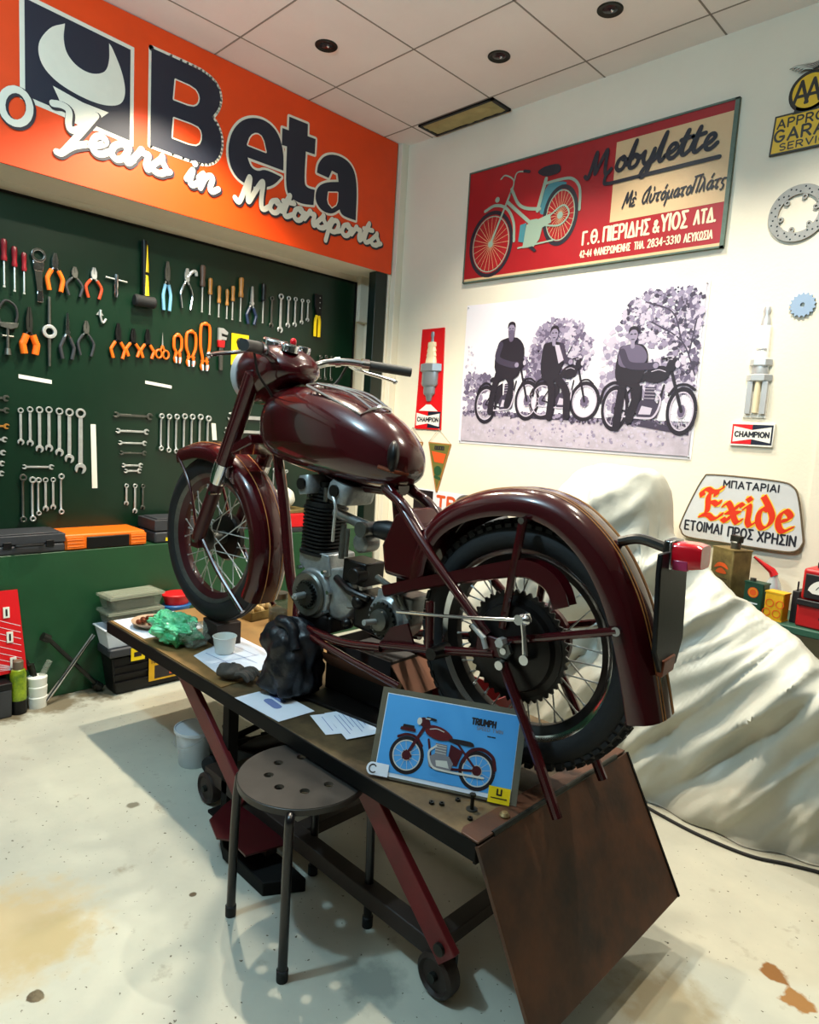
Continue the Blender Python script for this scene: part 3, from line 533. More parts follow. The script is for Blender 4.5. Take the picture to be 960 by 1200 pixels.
TOOLS_V = [('sd_red', 0.948, 2.159, 1.942, 'long red-handled screwdriver at the left edge of the board top row'),
 ('sd_red', 0.991, 2.135, 1.93, 'middle one of the three red-handled screwdrivers at the board left edge'),
 ('sd_red', 1.031, 2.117, 1.926, 'shortest red-handled screwdriver, right of the other two, beside the slugging spanner'),
 ('slug', 1.095, 2.15, 1.902, 'large flat ring spanner with black shank right of the red screwdrivers'),
 ('pl_orange', 1.167, 2.143, 1.966, 'chrome pliers with orange grips beside the large ring spanner'),
 ('pl_dark', 1.257, 2.098, 1.958, 'small dark circlip pliers between two orange-gripped pliers in the top row'),
 ('pl_redor', 1.349, 2.113, 1.963, 'small pliers with red-orange grips left of the T-handled tap wrench'),
 ('tee', 1.461, 2.102, 1.987, 'small chrome T-handled tap wrench in the board top row'),
 ('mallet', 1.602, 2.301, 1.958, 'black rubber mallet with yellow and black handle hanging head down'),
 ('pl_blue', 1.734, 2.225, 1.967, 'pipe pliers with pale blue handles right of the mallet'),
 ('pump', 1.848, 2.212, 1.995, 'chrome water pump pliers without grips beside the pale blue pliers'),
 ('sd_brown', 1.941, 2.25, 1.991, 'dark brown handled screwdriver, leftmost of the row beside the water pump pliers'),
 ('sd_wood', 1.989, 2.19, 1.985, 'amber-handled screwdriver next to the dark brown one'),
 ('sd_wood', 2.046, 2.158, 1.98, 'amber-handled screwdriver third in the row right of the water pump pliers'),
 ('sd_wood', 2.098, 2.148, 1.979, 'shortest amber-handled screwdriver, in the middle of the amber row'),
 ('sd_wood', 2.135, 2.174, 1.979, 'amber-handled screwdriver just left of the tallest amber one'),
 ('sd_wood', 2.188, 2.232, 1.978, 'tallest amber-handled screwdriver at the right end of the amber row'),
 ('pl_navy', 2.265, 2.194, 1.974, 'needle-nose pliers with navy grips right of the amber screwdrivers'),
 ('sd_black', 2.343, 2.228, 1.992, 'black-handled screwdriver right of the navy-gripped needle-nose pliers'),
 ('combo', 2.41, 2.165, 1.977, 'dark-shanked spanner left of the row of six spanners under the banner corner'),
 ('combo', 2.476, 2.192, 1.955, 'longest spanner of the upper right row on the tool board'),
 ('combo', 2.533, 2.187, 1.994, 'spanner just right of the longest one in the upper right row'),
 ('combo', 2.585, 2.191, 2.007, 'spanner third from the right in the upper right row'),
 ('combo', 2.638, 2.19, 2.031, 'spanner second from the right in the upper right row'),
 ('combo', 2.683, 2.193, 2.054, 'smallest spanner at the right end of the upper right row'),
 ('snips', 2.761, 2.237, 1.969, 'black sheet-metal snips with yellow handles at the right end of the board'),
 ('clamp', 0.96, 1.898, 1.636, 'small steel clamp with a black strap loop at the left edge of the board'),
 ('pl_orchunk', 1.052, 1.87, 1.651, 'chain-breaking pliers with short thick orange grips'),
 ('die', 1.141, 1.934, 1.604, 'long thin die stock with a ring in its middle'),
 ('pl_needle', 1.223, 1.871, 1.647, 'needle-nose pliers with black grips right of the die stock'),
 ('pl_dark', 1.312, 1.847, 1.674, 'combination pliers with black grips beside the needle-nose pliers'),
 ('hook', 1.383, 1.913, 1.85, 'small steel hook on the board right of the black-gripped pliers'),
 ('pl_orh', 1.472, 1.859, 1.68, 'leftmost of three dark-jawed pliers with orange bow handles'),
 ('pl_orh', 1.551, 1.844, 1.698, 'middle one of three dark-jawed pliers with orange bow handles'),
 ('pl_orh', 1.629, 1.851, 1.698, 'right one of three dark-jawed pliers with orange bow handles, left of the scissors'),
 ('scissors', 1.715, 1.85, 1.704, 'small scissors with orange finger loops'),
 ('pinch', 1.802, 1.858, 1.695, 'smallest of three orange hose pinch pliers, next to the scissors'),
 ('pinch', 1.881, 1.888, 1.685, 'middle-sized one of three orange hose pinch pliers'),
 ('pinch', 1.967, 1.943, 1.671, 'largest of three orange hose pinch pliers, left of the grey wrench'),
 ('pipew', 2.068, 1.922, 1.68, 'grey pipe wrench with a red collar left of the yellow card'),
 ('ring', 2.604, 1.865, 1.704, 'leftmost small dark spanner above the handlebar'),
 ('ring', 2.672, 1.847, 1.695, 'second small dark spanner from left above the handlebar'),
 ('ring', 2.797, 1.856, 1.696, 'middle small dark spanner above the handlebar near the board right end'),
 ('ring', 2.843, 1.862, 1.694, 'fourth small dark spanner above the handlebar from left'),
 ('ring', 2.891, 1.862, 1.693, 'rightmost small dark spanner above the handlebar at the board right end'),
 ('combo', 1.013, 1.394, 1.216, 'leftmost combination spanner in the left row of seven beside the upright white strip'),
 ('combo', 1.054, 1.402, 1.211, 'second combination spanner in the left row of seven beside the upright white strip'),
 ('combo', 1.096, 1.405, 1.181, 'third combination spanner in the left row of seven beside the upright white strip'),
 ('combo', 1.139, 1.408, 1.186, 'fourth combination spanner in the left row of seven beside the upright white strip'),
 ('combo', 1.187, 1.405, 1.164, 'fifth combination spanner in the left row of seven beside the upright white strip'),
 ('combo', 1.234, 1.405, 1.131, 'sixth combination spanner in the left row of seven beside the upright white strip'),
 ('combo', 1.288, 1.408, 1.076, 'longest, rightmost combination spanner in the left row of seven beside the upright white strip'),
 ('ring', 1.019, 1.076, 0.834, 'leftmost dark spanner in the lower left row of six under the flat spanner'),
 ('ring', 1.061, 1.063, 0.837, 'second from left spanner in the lower left row of six under the flat spanner'),
 ('ring', 1.088, 1.059, 0.865, 'third from left spanner in the lower left row of six under the flat spanner'),
 ('combo', 1.122, 1.057, 0.887, 'fourth from left spanner in the lower left row of six under the flat spanner'),
 ('combo', 1.157, 1.057, 0.894, 'fifth from left spanner in the lower left row of six under the flat spanner'),
 ('ring', 1.193, 1.078, 0.867, 'rightmost spanner in the lower left row of six under the flat spanner'),
 ('combo', 1.526, 1.02, 0.902, 'left one of three small spanners low on the board above the orange tool case'),
 ('combo', 1.573, 1.019, 0.856, 'middle one of three small spanners low on the board above the orange tool case'),
 ('combo', 1.617, 1.016, 0.875, 'right dark one of three small spanners low on the board above the orange tool case'),
 ('ring', 1.714, 1.41, 1.2, 'leftmost offset ring spanner in the row of seven above the front mudguard'),
 ('ring', 1.758, 1.41, 1.19, 'second offset ring spanner from left in the row of seven above the front mudguard'),
 ('ring', 1.803, 1.412, 1.185, 'third offset ring spanner from left in the row of seven above the front mudguard'),
 ('ring', 1.85, 1.418, 1.18, 'fourth offset ring spanner from left in the row of seven above the front mudguard'),
 ('ring', 1.897, 1.418, 1.175, 'fifth offset ring spanner from left in the row of seven above the front mudguard'),
 ('ring', 1.947, 1.421, 1.167, 'sixth offset ring spanner from left in the row of seven above the front mudguard'),
 ('ring', 1.998, 1.415, 1.159, 'rightmost offset ring spanner in the row of seven above the front mudguard'),
 ('ring', 2.467, 1.109, 0.944, 'left one of three small ring spanners seen between fork and engine'),
 ('ring', 2.514, 1.098, 0.932, 'middle one of three small ring spanners seen between fork and engine'),
 ('ring', 2.56, 1.099, 0.942, 'right one of three small ring spanners seen between fork and engine')]
TOOLS_H = [('dbl', 1.016, 1.161, 1.109, 'flat double-ended spanner lying across above the lower left row of six'),
 ('dblr', 1.451, 1.666, 1.387, 'topmost, large dark open-ended spanner in the stack of six hung crosswise'),
 ('dbl', 1.465, 1.646, 1.303, 'second from top open-ended spanner in the stack of six hung crosswise'),
 ('dbl', 1.479, 1.634, 1.24, 'third from top open-ended spanner in the stack of six hung crosswise'),
 ('dblr', 1.486, 1.634, 1.186, 'fourth from top, dark open-ended spanner in the stack of six hung crosswise'),
 ('dbl', 1.497, 1.614, 1.119, 'fifth from top open-ended spanner in the stack of six hung crosswise'),
 ('dbl', 1.51, 1.607, 1.089, 'lowest, smallest open-ended spanner in the stack of six hung crosswise'),
 ('dblr', 0.793, 0.965, 1.434, 'topmost crosswise spanner whose end shows at the left edge of the photo'),
 ('dblr', 0.804, 0.965, 1.377, 'second from top crosswise spanner whose end shows at the left edge of the photo'),
 ('dbl', 0.815, 0.964, 1.302, 'third from top, brassy crosswise spanner whose end shows at the left edge of the photo'),
 ('dbl', 0.818, 0.955, 1.239, 'fourth from top crosswise spanner whose end shows at the left edge of the photo'),
 ('dbl', 0.823, 0.948, 1.176, 'fifth from top crosswise spanner whose end shows at the left edge of the photo'),
 ('dbl', 0.83, 0.943, 1.125, 'sixth from top crosswise spanner whose end shows at the left edge of the photo'),
 ('dbl', 0.839, 0.94, 1.077, 'lowest crosswise spanner whose end shows at the left edge of the photo'),
 ('dbl', 2.125, 2.483, 1.415, 'big chrome open-ended spanner hung crosswise behind the fork'),
 ('dbl', 2.105, 2.397, 1.329, 'thin chrome spanner hung crosswise behind the fork under the big one')]
STRIPS = [(1.008, 1.155, 1.552, 1.519, 'white paper label strip on the board under the die stock'), (1.625, 1.776, 1.58, 1.549, 'white paper label strip on the board under the orange-handled pliers'), (1.34, 1.376, 1.331, 0.998, 'long upright white strip right of the left row of seven spanners'), (2.025, 2.064, 1.37, 1.271, 'short upright white strip at the right end of the offset ring spanners')]
for a in TOOLS_V: vtool(*a)
for k, y0, y1, z, l in TOOLS_H:
    L = y1-y0; m = spanner('dbl', L, 'dull_steel' if k == 'dblr' else ('wood_handle' if 'brassy' in l else 'steel'))
    o = m.build('spanner', bevel=.0012, segs=1); o.matrix_world = wall_l((y0+y1)/2, z, BX) @ Matrix.Rotation(-pi/2, 4, 'Z'); tag(o, l, 'spanner', 'spanners on the tool board')
for y0, y1, zt, zb, l in STRIPS:
    m = MB('label_white'); w, h = y1-y0, zt-zb; tall = h > w
    ins = .007 if (not tall and l.startswith('white')) else 0
    m.prism([(0, h-.0), (w, h-ins*2), (w, 0 if not tall else .0), (0, ins*2)] if not tall else [(0, h), (w*.72, h), (w, 0), (w*.25, 0)], 0, .0015)
    o = m.build('label_strip'); o.matrix_world = wall_l(y0, zb, BX); tag(o, l, 'label strip', 'white label strips')
t = thing('gauge_card', 'yellow tool card with a black gauge hanging behind the left handlebar grip', 'tool card', T=wall_l(2.20, 1.814, BX))
m = MB('yellow'); m.prism([(-.058, -.092), (.058, -.092), (.058, .092), (-.058, .092)], .001, .004); m.build('card', t)
m = MB('black_plastic'); m.lathe([(0, .004), (.026, .004), (.026, .02), (.022, .024), (0, .024)], 20, T=Tm((0, .045, 0))); m.prism([(-.012, .03), (.012, .03), (.010, -.07), (-.010, -.07)], .004, .016); m.use('chrome'); m.lathe([(0, .025), (.017, .0245)], 18, T=Tm((0, .045, 0))); m.build('gauge', t, bevel=.001)

# ------------------------------------------------------------------ on the ledge
def toolcase(t, w, d, h, key):
    m = MB(key); m.b2((-w/2, -d/2, 0), (w/2, d/2, h*.5)); m.build('lower_shell', t, bevel=.012, segs=3)
    m = MB(key); m.b2((-w/2, -d/2, h*.54), (w/2, d/2, h)); m.b2((-w*.42, -d*.4, h), (w*.42, d*.4, h+.006)); m.build('lid', t, bevel=.012, segs=3)
    return t
t = thing('black_tool_case', 'flat black plastic tool case lying on the green ledge at far left', 'tool case', (-3.51, .98, .72), pi/2)
toolcase(t, .32, .22, .088, 'box_grey')
for s in (-.09, .09):
    m = MB('black_plastic'); m.b2((s-.018, -.116, .03), (s+.018, -.108, .062)); m.build('latch', t, bevel=.003)
m = MB('black_plastic'); m.tube(cr([Vector((-.05, -.105, .045)), Vector((-.05, -.13, .045)), Vector((.05, -.13, .045)), Vector((.05, -.105, .045))], 5), .007, 8); m.build('handle', t)
t = thing('orange_tool_case', 'bright orange tool case with black front panel on the green ledge', 'tool case', (-3.512, 1.335, .72), pi/2)
m = MB('box_orange'); m.b2((-.20, -.105, 0), (.20, .12, .078)); m.build('shell', t, bevel=.010, segs=3)
m = MB('black_plastic'); m.b2((-.095, -.112, .004), (.115, -.098, .062)); m.build('front_panel', t, bevel=.004)
for x in (-.15, .16):
    m = MB('box_orange'); m.b2((x-.04, -.116, .008), (x+.04, -.10, .066))
    for z in (.02, .036, .052): m.b2((x-.038, -.1185, z-.002), (x+.038, -.115, z+.002))
    m.build('latch', t, bevel=.003)
t = thing('dark_tool_case', 'dark grey tool case with small yellow tag partly hidden behind the front tyre', 'tool case', (-3.51, 1.72, .72), pi/2)
toolcase(t, .27, .21, .125, 'box_grey'); m = MB('yellow'); m.b2((-.075, -.108, .012), (-.03, -.104, .03)); m.build('tag', t)
t = thing('red_tool_box', 'bright red box on the ledge seen between front mudguard and engine', 'box', (-3.51, 2.47, .72), pi/2)
m = MB('dark_grey'); m.b2((-.16, -.1, 0), (.16, .1, .03)); m.build('base', t, bevel=.004); m = MB('bright_red'); m.b2((-.16, -.1, .031), (.16, .1, .118)); m.build('body', t, bevel=.008)
m = MB('tin_old'); m.b2((-.15, -.09, .119), (.15, .09, .14)); m.build('lid', t, bevel=.003)
t = thing('white_rag', 'white crumpled rag bundle on top of the red box behind the engine', 'rag', (-3.50, 2.46, .868))
m = MB('white_cloth')
def rag(u, v):
    a = 2*pi*u; b = pi*v; r = .062*(1+.28*noise.noise((cos(a)*2, sin(a)*2+3, b*1.3))); return (r*sin(b)*cos(a), r*1.1*sin(b)*sin(a), .065-.065*cos(b)*(1+.1*sin(a*3)))
m.grid(rag, 28, 16, wrapu=True); m.build('rag_cloth', t)

# ================================================================== RIGHT WALL
# ------------------------------------------------------------------ red moped sign
t = thing('moped_sign', 'long red and tan enamel sign showing a pale green moped and dark handwriting', 'sign', T=wall_r(-2.805, 2.312))
m = MB('sign_red'); m.b2((.006, .006, .002), (1.546, .638, .014)); m.build('panel', t)
m = MB('sign_edge')
for a, b in (((0, 0, .001), (.008, .645, .018)), ((1.534, 0, .001), (1.552, .645, .018)), ((0, .636, .001), (1.552, .645, .018)), ((0, 0, .001), (1.552, .008, .018))): m.b2(a, b)
m.build('frame', t)
m = MB('sign_tan'); m.rect(.965, .203, 1.534, .592, .0146); m.rect(.012, .008, 1.534, .022, .0146); m.build('tan_field', t, flat=True)
m = MB('moped_teal'); m.poly(soft([(.554,.446),(.60,.472),(.69,.455),(.64,.41),(.585,.366),(.557,.315),(.527,.338)]), .0146)
for c, rx, ry in (((.198, .205), .150, .178), ((.664, .290), .100, .148)):
    m.use('ink'); m.ring(*c, ry, .022, .0150, 40, rx/ry); m.use('moped_green'); m.ring(*c, ry*.88, .006, .0154, 40, rx/ry)
    m.use('sign_tan')
    for k in range(24): a = 2*pi*k/24; m.stroke([c, (c[0]+rx*.87*cos(a), c[1]+ry*.87*sin(a))], .0022, .0156, False)
    m.use('moped_green'); m.disc(*c, .018, .0162)
def sm(p, n=5): return [(q.x, q.y) for q in cr([Vector((x, y, 0)) for x, y in p], n)]
m.use('moped_green')
m.stroke(sm([(.14,.40),(.214,.42),(.30,.388),(.355,.305),(.368,.20)]), .017, .0164); m.stroke(sm([(.545,.475),(.64,.478),(.72,.468),(.772,.41),(.782,.30)]), .015, .0164)
m.stroke([(.333,.50),(.198,.207)], .013, .0168); m.stroke(sm([(.325,.49),(.378,.403),(.44,.365),(.53,.347)]), .018, .0168); m.stroke([(.301,.424),(.466,.287),(.514,.287)], .02, .0168); m.stroke([(.515,.34),(.556,.50)], .022, .0168)
m.stroke(sm([(.31,.44),(.337,.53),(.275,.575),(.242,.561)]), .008, .0168); m.stroke(sm([(.337,.53),(.36,.575),(.44,.559)]), .008, .0168); m.disc(.227, .45, .016, .0168)
m.poly([(.448,.275),(.60,.31),(.612,.262),(.556,.243),(.543,.184),(.508,.148),(.432,.150),(.436,.2)], .0172); m.stroke(sm([(.60,.30),(.68,.34),(.72,.29),(.67,.24),(.58,.25)]), .009, .0172); m.stroke([(.40,.155),(.63,.165)], .009, .0172)
m.use('moped_teal'); m.poly([(.405,.28),(.447,.285),(.437,.18),(.40,.19)], .0176)
m.use('ink'); m.poly(soft([(.497,.545),(.542,.566),(.63,.56),(.64,.517),(.556,.512)]), .0176); m.poly([(.47,.150),(.50,.152),(.53,.125),(.515,.118)], .0176); m.stroke([(.405,.572),(.44,.562)], .016, .0176)
m.build('moped_picture', t, flat=True)
m = MB('ink')
script(m, 'M', .802, .448, .118, .020, .0182, 1.30, .10); x = .965
for c in 'obylette': x = script(m, c, x, .448, .128, .020, .0182, 1.28, .10)
m.stroke(sm([(.925,.45),(.915,.412),(.94,.398),(1.10,.400)]), .018, .0182); m.stroke([(1.10,.400),(1.49,.404)], .020, .0182); m.build('brand_handwriting', t, flat=True)
m = MB('ink')
GRS = {'Μ': (.62, [[(0,0),(.16,.9),(.28,.25),(.5,.95),(.56,.1),(.62,.04)]]), 'ε': (.34, [[(.3,.42),(.16,.5),(.06,.4),(.16,.27),(.04,.14),(.12,.0),(.3,.06)]]), 'ὲ': (.34, [[(.3,.42),(.16,.5),(.06,.4),(.16,.27),(.04,.14),(.12,.0),(.3,.06)], [(.14,.82),(.2,.66)]]),
 'Α': (.56, [[(.42,.95),(.1,.6),(.05,.2),(.2,.0),(.38,.3),(.45,.95),(.42,.2),(.5,.02)]]), 'α': SCR['a'], 'ὐ': (.44, [[(.06,.48),(.05,.12),(.18,.0),(.34,.2),(.36,.48)], [(.2,.85),(.24,.68)]]), 'τ': (.4, [[(.0,.46),(.36,.5)], [(.2,.48),(.14,.1),(.22,.0),(.3,.06)]]), 'ό': (.42, [SCR['o'][1][0], [(.22,.66),(.3,.84)]]), 'ο': SCR['o'], 'μ': (.5, [[(.1,.48),(.02,-.35)], [(.1,.2),(.2,.02),(.34,.14),(.4,.48),(.38,.1),(.48,.04)]]), 'Π': (.5, [[(.1,.9),(.04,0)], [(.0,.9),(.52,.95)], [(.42,.92),(.36,0)]]), 'λ': (.42, [[(.06,.8),(.2,.6),(.34,.0)], [(.2,.5),(.02,0)]]), 'ά': (.48, SCR['a'][1]+[[(.22,.66),(.3,.84)]]), 'ς': (.36, [[(.3,.46),(.12,.46),(.06,.26),(.22,.12),(.2,-.1),(.1,-.12)]])}
def greek(mb, s_, x, y, h, w, z, sx):
    for c in s_:
        if c == ' ': x += .32*h*sx; continue
        a, st = GRS[c]
        for q in st: mb.stroke([(x+p[0]*h*sx+.2*p[1]*h, y+p[1]*h) for p in (sm(q, 4) if len(q) > 2 else q)], w, z, nib=None)
        x += (a+.04)*h*sx
greek(m, 'Μὲ', 1.03, .262, .078, .008, .0182, .85); greek(m, 'Αὐτόματο', 1.13, .264, .078, .008, .0182, .80); greek(m, 'Πλάτς', 1.375, .268, .078, .008, .0182, .85); m.build('small_handwriting', t, flat=True)
m = MB('cream_ink')
caps(m, 'Γ.', .818, .115, .062, .0115, .0150, width=.035); caps(m, 'Θ.', .868, .115, .065, .0115, .0150, width=.045); caps(m, 'ΠΙΕΡΙΔΗΣ', .938, .115, .068, .0115, .0150, width=.245); caps(m, '&', 1.205, .117, .055, .010, .0150, width=.028); caps(m, 'ΥΙΟΣ', 1.245, .118, .072, .012, .0150, width=.125); caps(m, 'ΛΤΔ.', 1.405, .124, .058, .011, .0150, width=.095)
caps(m, '42-44', .808, .050, .033, .006, .0150, width=.068); caps(m, 'ΦΑΝΕΡΩΜΕΝΗΣ', .892, .050, .034, .006, .0150, width=.20); caps(m, 'ΤΗΛ.', 1.115, .050, .034, .006, .0150, width=.052); caps(m, '2834-3310', 1.185, .050, .036, .0065, .0150, width=.16); caps(m, 'ΛΕΥΚΩΣΙΑ', 1.365, .048, .036, .0065, .0150, width=.13); m.build('address_lettering', t, flat=True)

# ------------------------------------------------------------------ monochrome photograph of three riders
def moto2d(m, R, F, r, k, z, ex=1.0, spokes=12):
    R, F = Vector(R), Vector(F); d = F-R; sy = r/.245; sg = 1 if d.x > 0 else -1
    P = lambda a, b: (R.x+d.x*a, R.y+d.y*a+sy*b)
    Q = lambda *p: [P(a, b) for a, b in p]
    for c in (R, F):
        m.use(k['tyre']); m.ring(c.x, c.y, r*.92, r*.19, z, 32, ex); m.use(k['rim']); m.ring(c.x, c.y, r*.79, r*.06, z+.0004, 32, ex)
        for i in range(spokes): a = 2*pi*i/spokes+.2; m.stroke([(c.x, c.y), (c.x+r*.78*ex*cos(a), c.y+r*.78*sin(a))], r*.022, z+.0004, False)
        m.use(k['drum']); m.disc(c.x, c.y, r*.3*ex, z+.0008, ry=r*.3); m.use(k['rim']); m.ring(c.x, c.y, r*.28, r*.03, z+.001, 20, ex)
    w = abs(d.x)
    m.use(k['body']); m.stroke(sm(Q((-.24,.06),(-.19,.21),(-.03,.28),(.13,.22),(.2,.08))), w*.045, z+.0012); m.stroke(sm(Q((.80,.16),(.90,.255),(1.04,.27),(1.16,.22))), w*.035, z+.0012)
    m.stroke(Q((0,0),(.30,.28),(.55,.34)), w*.03, z+.0012); m.stroke(Q((0,0),(.35,-.05),(.62,-.08),(.72,.26)), w*.03, z+.0012); m.poly(Q((.22,.20),(.40,.26),(.42,.0),(.28,.0)), z+.0012)
    m.stroke(Q((1.0,0),(.80,.42)), w*.045, z+.0014)
    m.use(k['engine']); m.poly(Q((.36,-.08),(.66,-.08),(.70,.04),(.60,.10),(.40,.10),(.33,.02)), z+.0016); m.poly(Q((.44,.08),(.60,.08),(.61,.24),(.45,.24)), z+.0016)
    m.use(k['hi']); m.poly(Q((.38,-.05),(.56,-.05),(.58,.02),(.42,.04)), z+.002); m.stroke(sm(Q((.60,.20),(.69,.10),(.62,-.06),(.45,-.09),(-.10,-.07))), w*.028, z+.002)
    for b in (.12, .155, .19, .22): m.stroke(Q((.45,b),(.60,b)), w*.008, z+.002)
    m.use(k['tank']); m.poly(soft(Q((.38,.33),(.50,.43),(.68,.46),(.78,.41),(.76,.33),(.58,.28))), z+.0022); m.use(k['hi']); m.stroke(sm(Q((.52,.40),(.62,.42),(.72,.40))), w*.012, z+.0026)
    m.use(k['seat']); m.poly(soft(Q((.08,.31),(.14,.345),(.40,.335),(.41,.29),(.12,.285))), z+.0022)
    m.use(k['body']); m.poly(soft(Q((.72,.42),(.76,.52),(.86,.53),(.87,.44),(.80,.40))), z+.0024); m.use(k['hi']); m.disc(*P(.885,.475), w*.035, z+.0028, ry=w*.05); m.use(k['seat']); m.stroke(Q((.78,.54),(.66,.53)), w*.03, z+.0028); m.use(k['hi']); m.stroke(Q((.80,.525),(.74,.53)), w*.014, z+.0029)
t = thing('rider_photograph', 'large black and white photo print of three men with motorcycles on a dirt road', 'poster', T=wall_r(-2.76, 1.34))
m = MB('photo_white'); m.grid(lambda u, v: (u*1.462+.012*(1-v)*0, v*(.838-.0*u), .003+.012*(u*(1-u))*0+.004*max(0, .1-u)*10*v), 12, 8); m.b2((0, .002, .0005), (1.46, .836, .0025)); m.build('print_sheet', t)
m = MB('photo_sky'); m.rect(.02, .18, 1.448, .822, .0085); m.use('photo_ground'); m.poly([(.02, .016), (1.448, .016), (1.448, .15), (1.0, .17), (.02, .20)], .0090)
rng = random.Random(5)
def leaves(cx, cy, rx, ry, n, tones, z, r0=.006, r1=.02):
    for i in range(n):
        a = rng.random()*2*pi; q = sqrt(rng.random()); x, y = cx+rx*q*cos(a), cy+ry*q*sin(a)
        if not (.025 < x < 1.443 and .022 < y < .818): continue
        m.use('photo_tone_'+rng.choice(tones)); r = r0+(r1-r0)*rng.random(); m.poly([(x+r*(.5+rng.random())*cos(b), y+r*(.5+rng.random())*sin(b)) for b in (0, 1.1, 2.2, 3.3, 4.4, 5.4)], z+rng.random()*.0006)
leaves(.08, .30, .09, .13, 160, 'ddce', .0096); leaves(.05, .45, .05, .15, 40, 'eff', .0096, .004, .01); leaves(.16, .37, .06, .06, 60, 'ccd', .0096)
leaves(.69, .54, .20, .17, 520, 'cddee', .0098, .006, .018); leaves(.63, .63, .10, .08, 120, 'cdd', .0098); leaves(.56, .45, .12, .12, 160, 'ccd', .0098)
leaves(1.27, .68, .23, .15, 620, 'bcddee', .0098, .005, .016); leaves(1.38, .55, .09, .22, 320, 'bccde', .0098, .005, .016); leaves(1.02, .47, .07, .20, 160, 'deef', .0098); leaves(1.28, .38, .18, .10, 220, 'cdee', .0098); leaves(1.05, .33, .10, .10, 120, 'dde', .0098)
m.use('photo_tone_b')
for p in ([(.68,.2),(.69,.42),(.63,.58)], [(.69,.42),(.76,.56)], [(1.44,.40),(1.36,.56),(1.2,.66)], [(1.36,.56),(1.30,.70),(1.16,.76)], [(1.4,.5),(1.42,.66)]): m.stroke(sm(p), .007, .0106)
leaves(.4, .188, .40, .014, 160, 'bcd', .0106, .004, .012); leaves(1.1, .165, .4, .014, 160, 'bcd', .0106, .004, .012); leaves(.75, .09, .7, .06, 260, 'dee', .0096, .003, .010)
m.use('photo_tone_b'); m.poly([(.15,.185),(.62,.165),(.98,.168),(1.0,.182),(.5,.2)], .0110); m.poly([(.95,.18),(1.44,.115),(1.44,.135),(1.1,.20)], .0110)
m.build('landscape_print', t, flat=True)
K = dict(tyre='photo_tone_a', rim='photo_tone_e', drum='photo_tone_c', body='photo_tone_a', engine='photo_tone_b', hi='photo_tone_e', tank='photo_tone_a', seat='photo_tone_a')
m = MB(); moto2d(m, (.20, .24), (.497, .268), .112, K, .0116, .72); moto2d(m, (.60, .27), (.867, .268), .104, K, .0116, .86); moto2d(m, (1.045, .235), (1.394, .228), .115, K, .0116, .62); m.build('motorcycles_print', t, flat=True)
def rider(hx, hy, sh, torso, arm, legs, beard=False):
    m = MB(); m.use('photo_tone_a'); m.poly(soft(torso), .0150)
    for p in legs: m.stroke(sm(p), .044, .0150)
    m.use('photo_tone_b'); m.stroke(sm(arm), .036, .0156); m.use('photo_tone_d'); m.disc(arm[-1][0], arm[-1][1], .014, .0160)
    m.use('photo_tone_d'); m.disc(hx, hy, .024, .0162, ry=.036); m.stroke([(hx, hy-.03), (hx+.002, hy-.055)], .022, .0160); m.use('photo_tone_a'); m.poly(soft([(hx-.026, hy+.006), (hx-.023, hy+.036), (hx, hy+.046), (hx+.023, hy+.036), (hx+.026, hy+.01), (hx+.012, hy+.026), (hx-.012, hy+.026)]), .0166); m.stroke([(hx-.014, hy+.006), (hx-.006, hy+.006)], .005, .0168); m.stroke([(hx+.006, hy+.006), (hx+.014, hy+.006)], .005, .0168); m.stroke([(hx-.007, hy-.020), (hx+.007, hy-.020)], .004, .0168)
    if beard: m.use('photo_tone_c'); m.poly(soft([(hx-.02, hy-.008), (hx+.02, hy-.008), (hx+.018, hy-.06), (hx-.008, hy-.065)]), .0168)
    if hx == .648: m.use('photo_tone_e'); m.poly([(.655,.575),(.685,.57),(.72,.49),(.69,.47)], .0164)
    if hx == 1.112: m.use('photo_tone_c'); m.poly(soft([(1.05,.54),(1.11,.555),(1.16,.545),(1.195,.50),(1.18,.46),(1.10,.44),(1.045,.46)]), .0153)
    m.build('rider_print', t, flat=True)
rider(.355, .672, 0, [(.30,.62),(.40,.625),(.455,.56),(.44,.46),(.40,.40),(.30,.40),(.25,.46),(.262,.58)], [(.285,.59),(.27,.51),(.36,.475),(.41,.47)], [[(.33,.43),(.38,.36),(.36,.24)], [(.28,.42),(.25,.30),(.24,.20)]], True)
rider(.648, .632, 0, [(.60,.585),(.69,.585),(.725,.53),(.70,.42),(.66,.38),(.60,.38),(.575,.45),(.58,.555)], [(.70,.565),(.722,.50),(.765,.478)], [[(.64,.40),(.66,.30),(.655,.18)], [(.68,.40),(.75,.32),(.765,.19)]])
rider(1.112, .60, 0, [(1.06,.55),(1.16,.555),(1.20,.50),(1.19,.42),(1.16,.36),(1.06,.36),(1.03,.42),(1.04,.52)], [(1.06,.52),(1.10,.455),(1.20,.445),(1.245,.448)], [[(1.09,.38),(1.16,.33),(1.13,.18)], [(1.08,.36),(1.07,.25),(1.065,.14)]])
for i, (x, y) in enumerate(((.012, .012), (1.45, .014), (.012, .825), (1.45, .822))):
    m = MB('steel'); m.lathe([(.004, .002), (.004, .012), (0, .0135)], 8, T=Tm((x, y, 0))); m.build('pin', t)

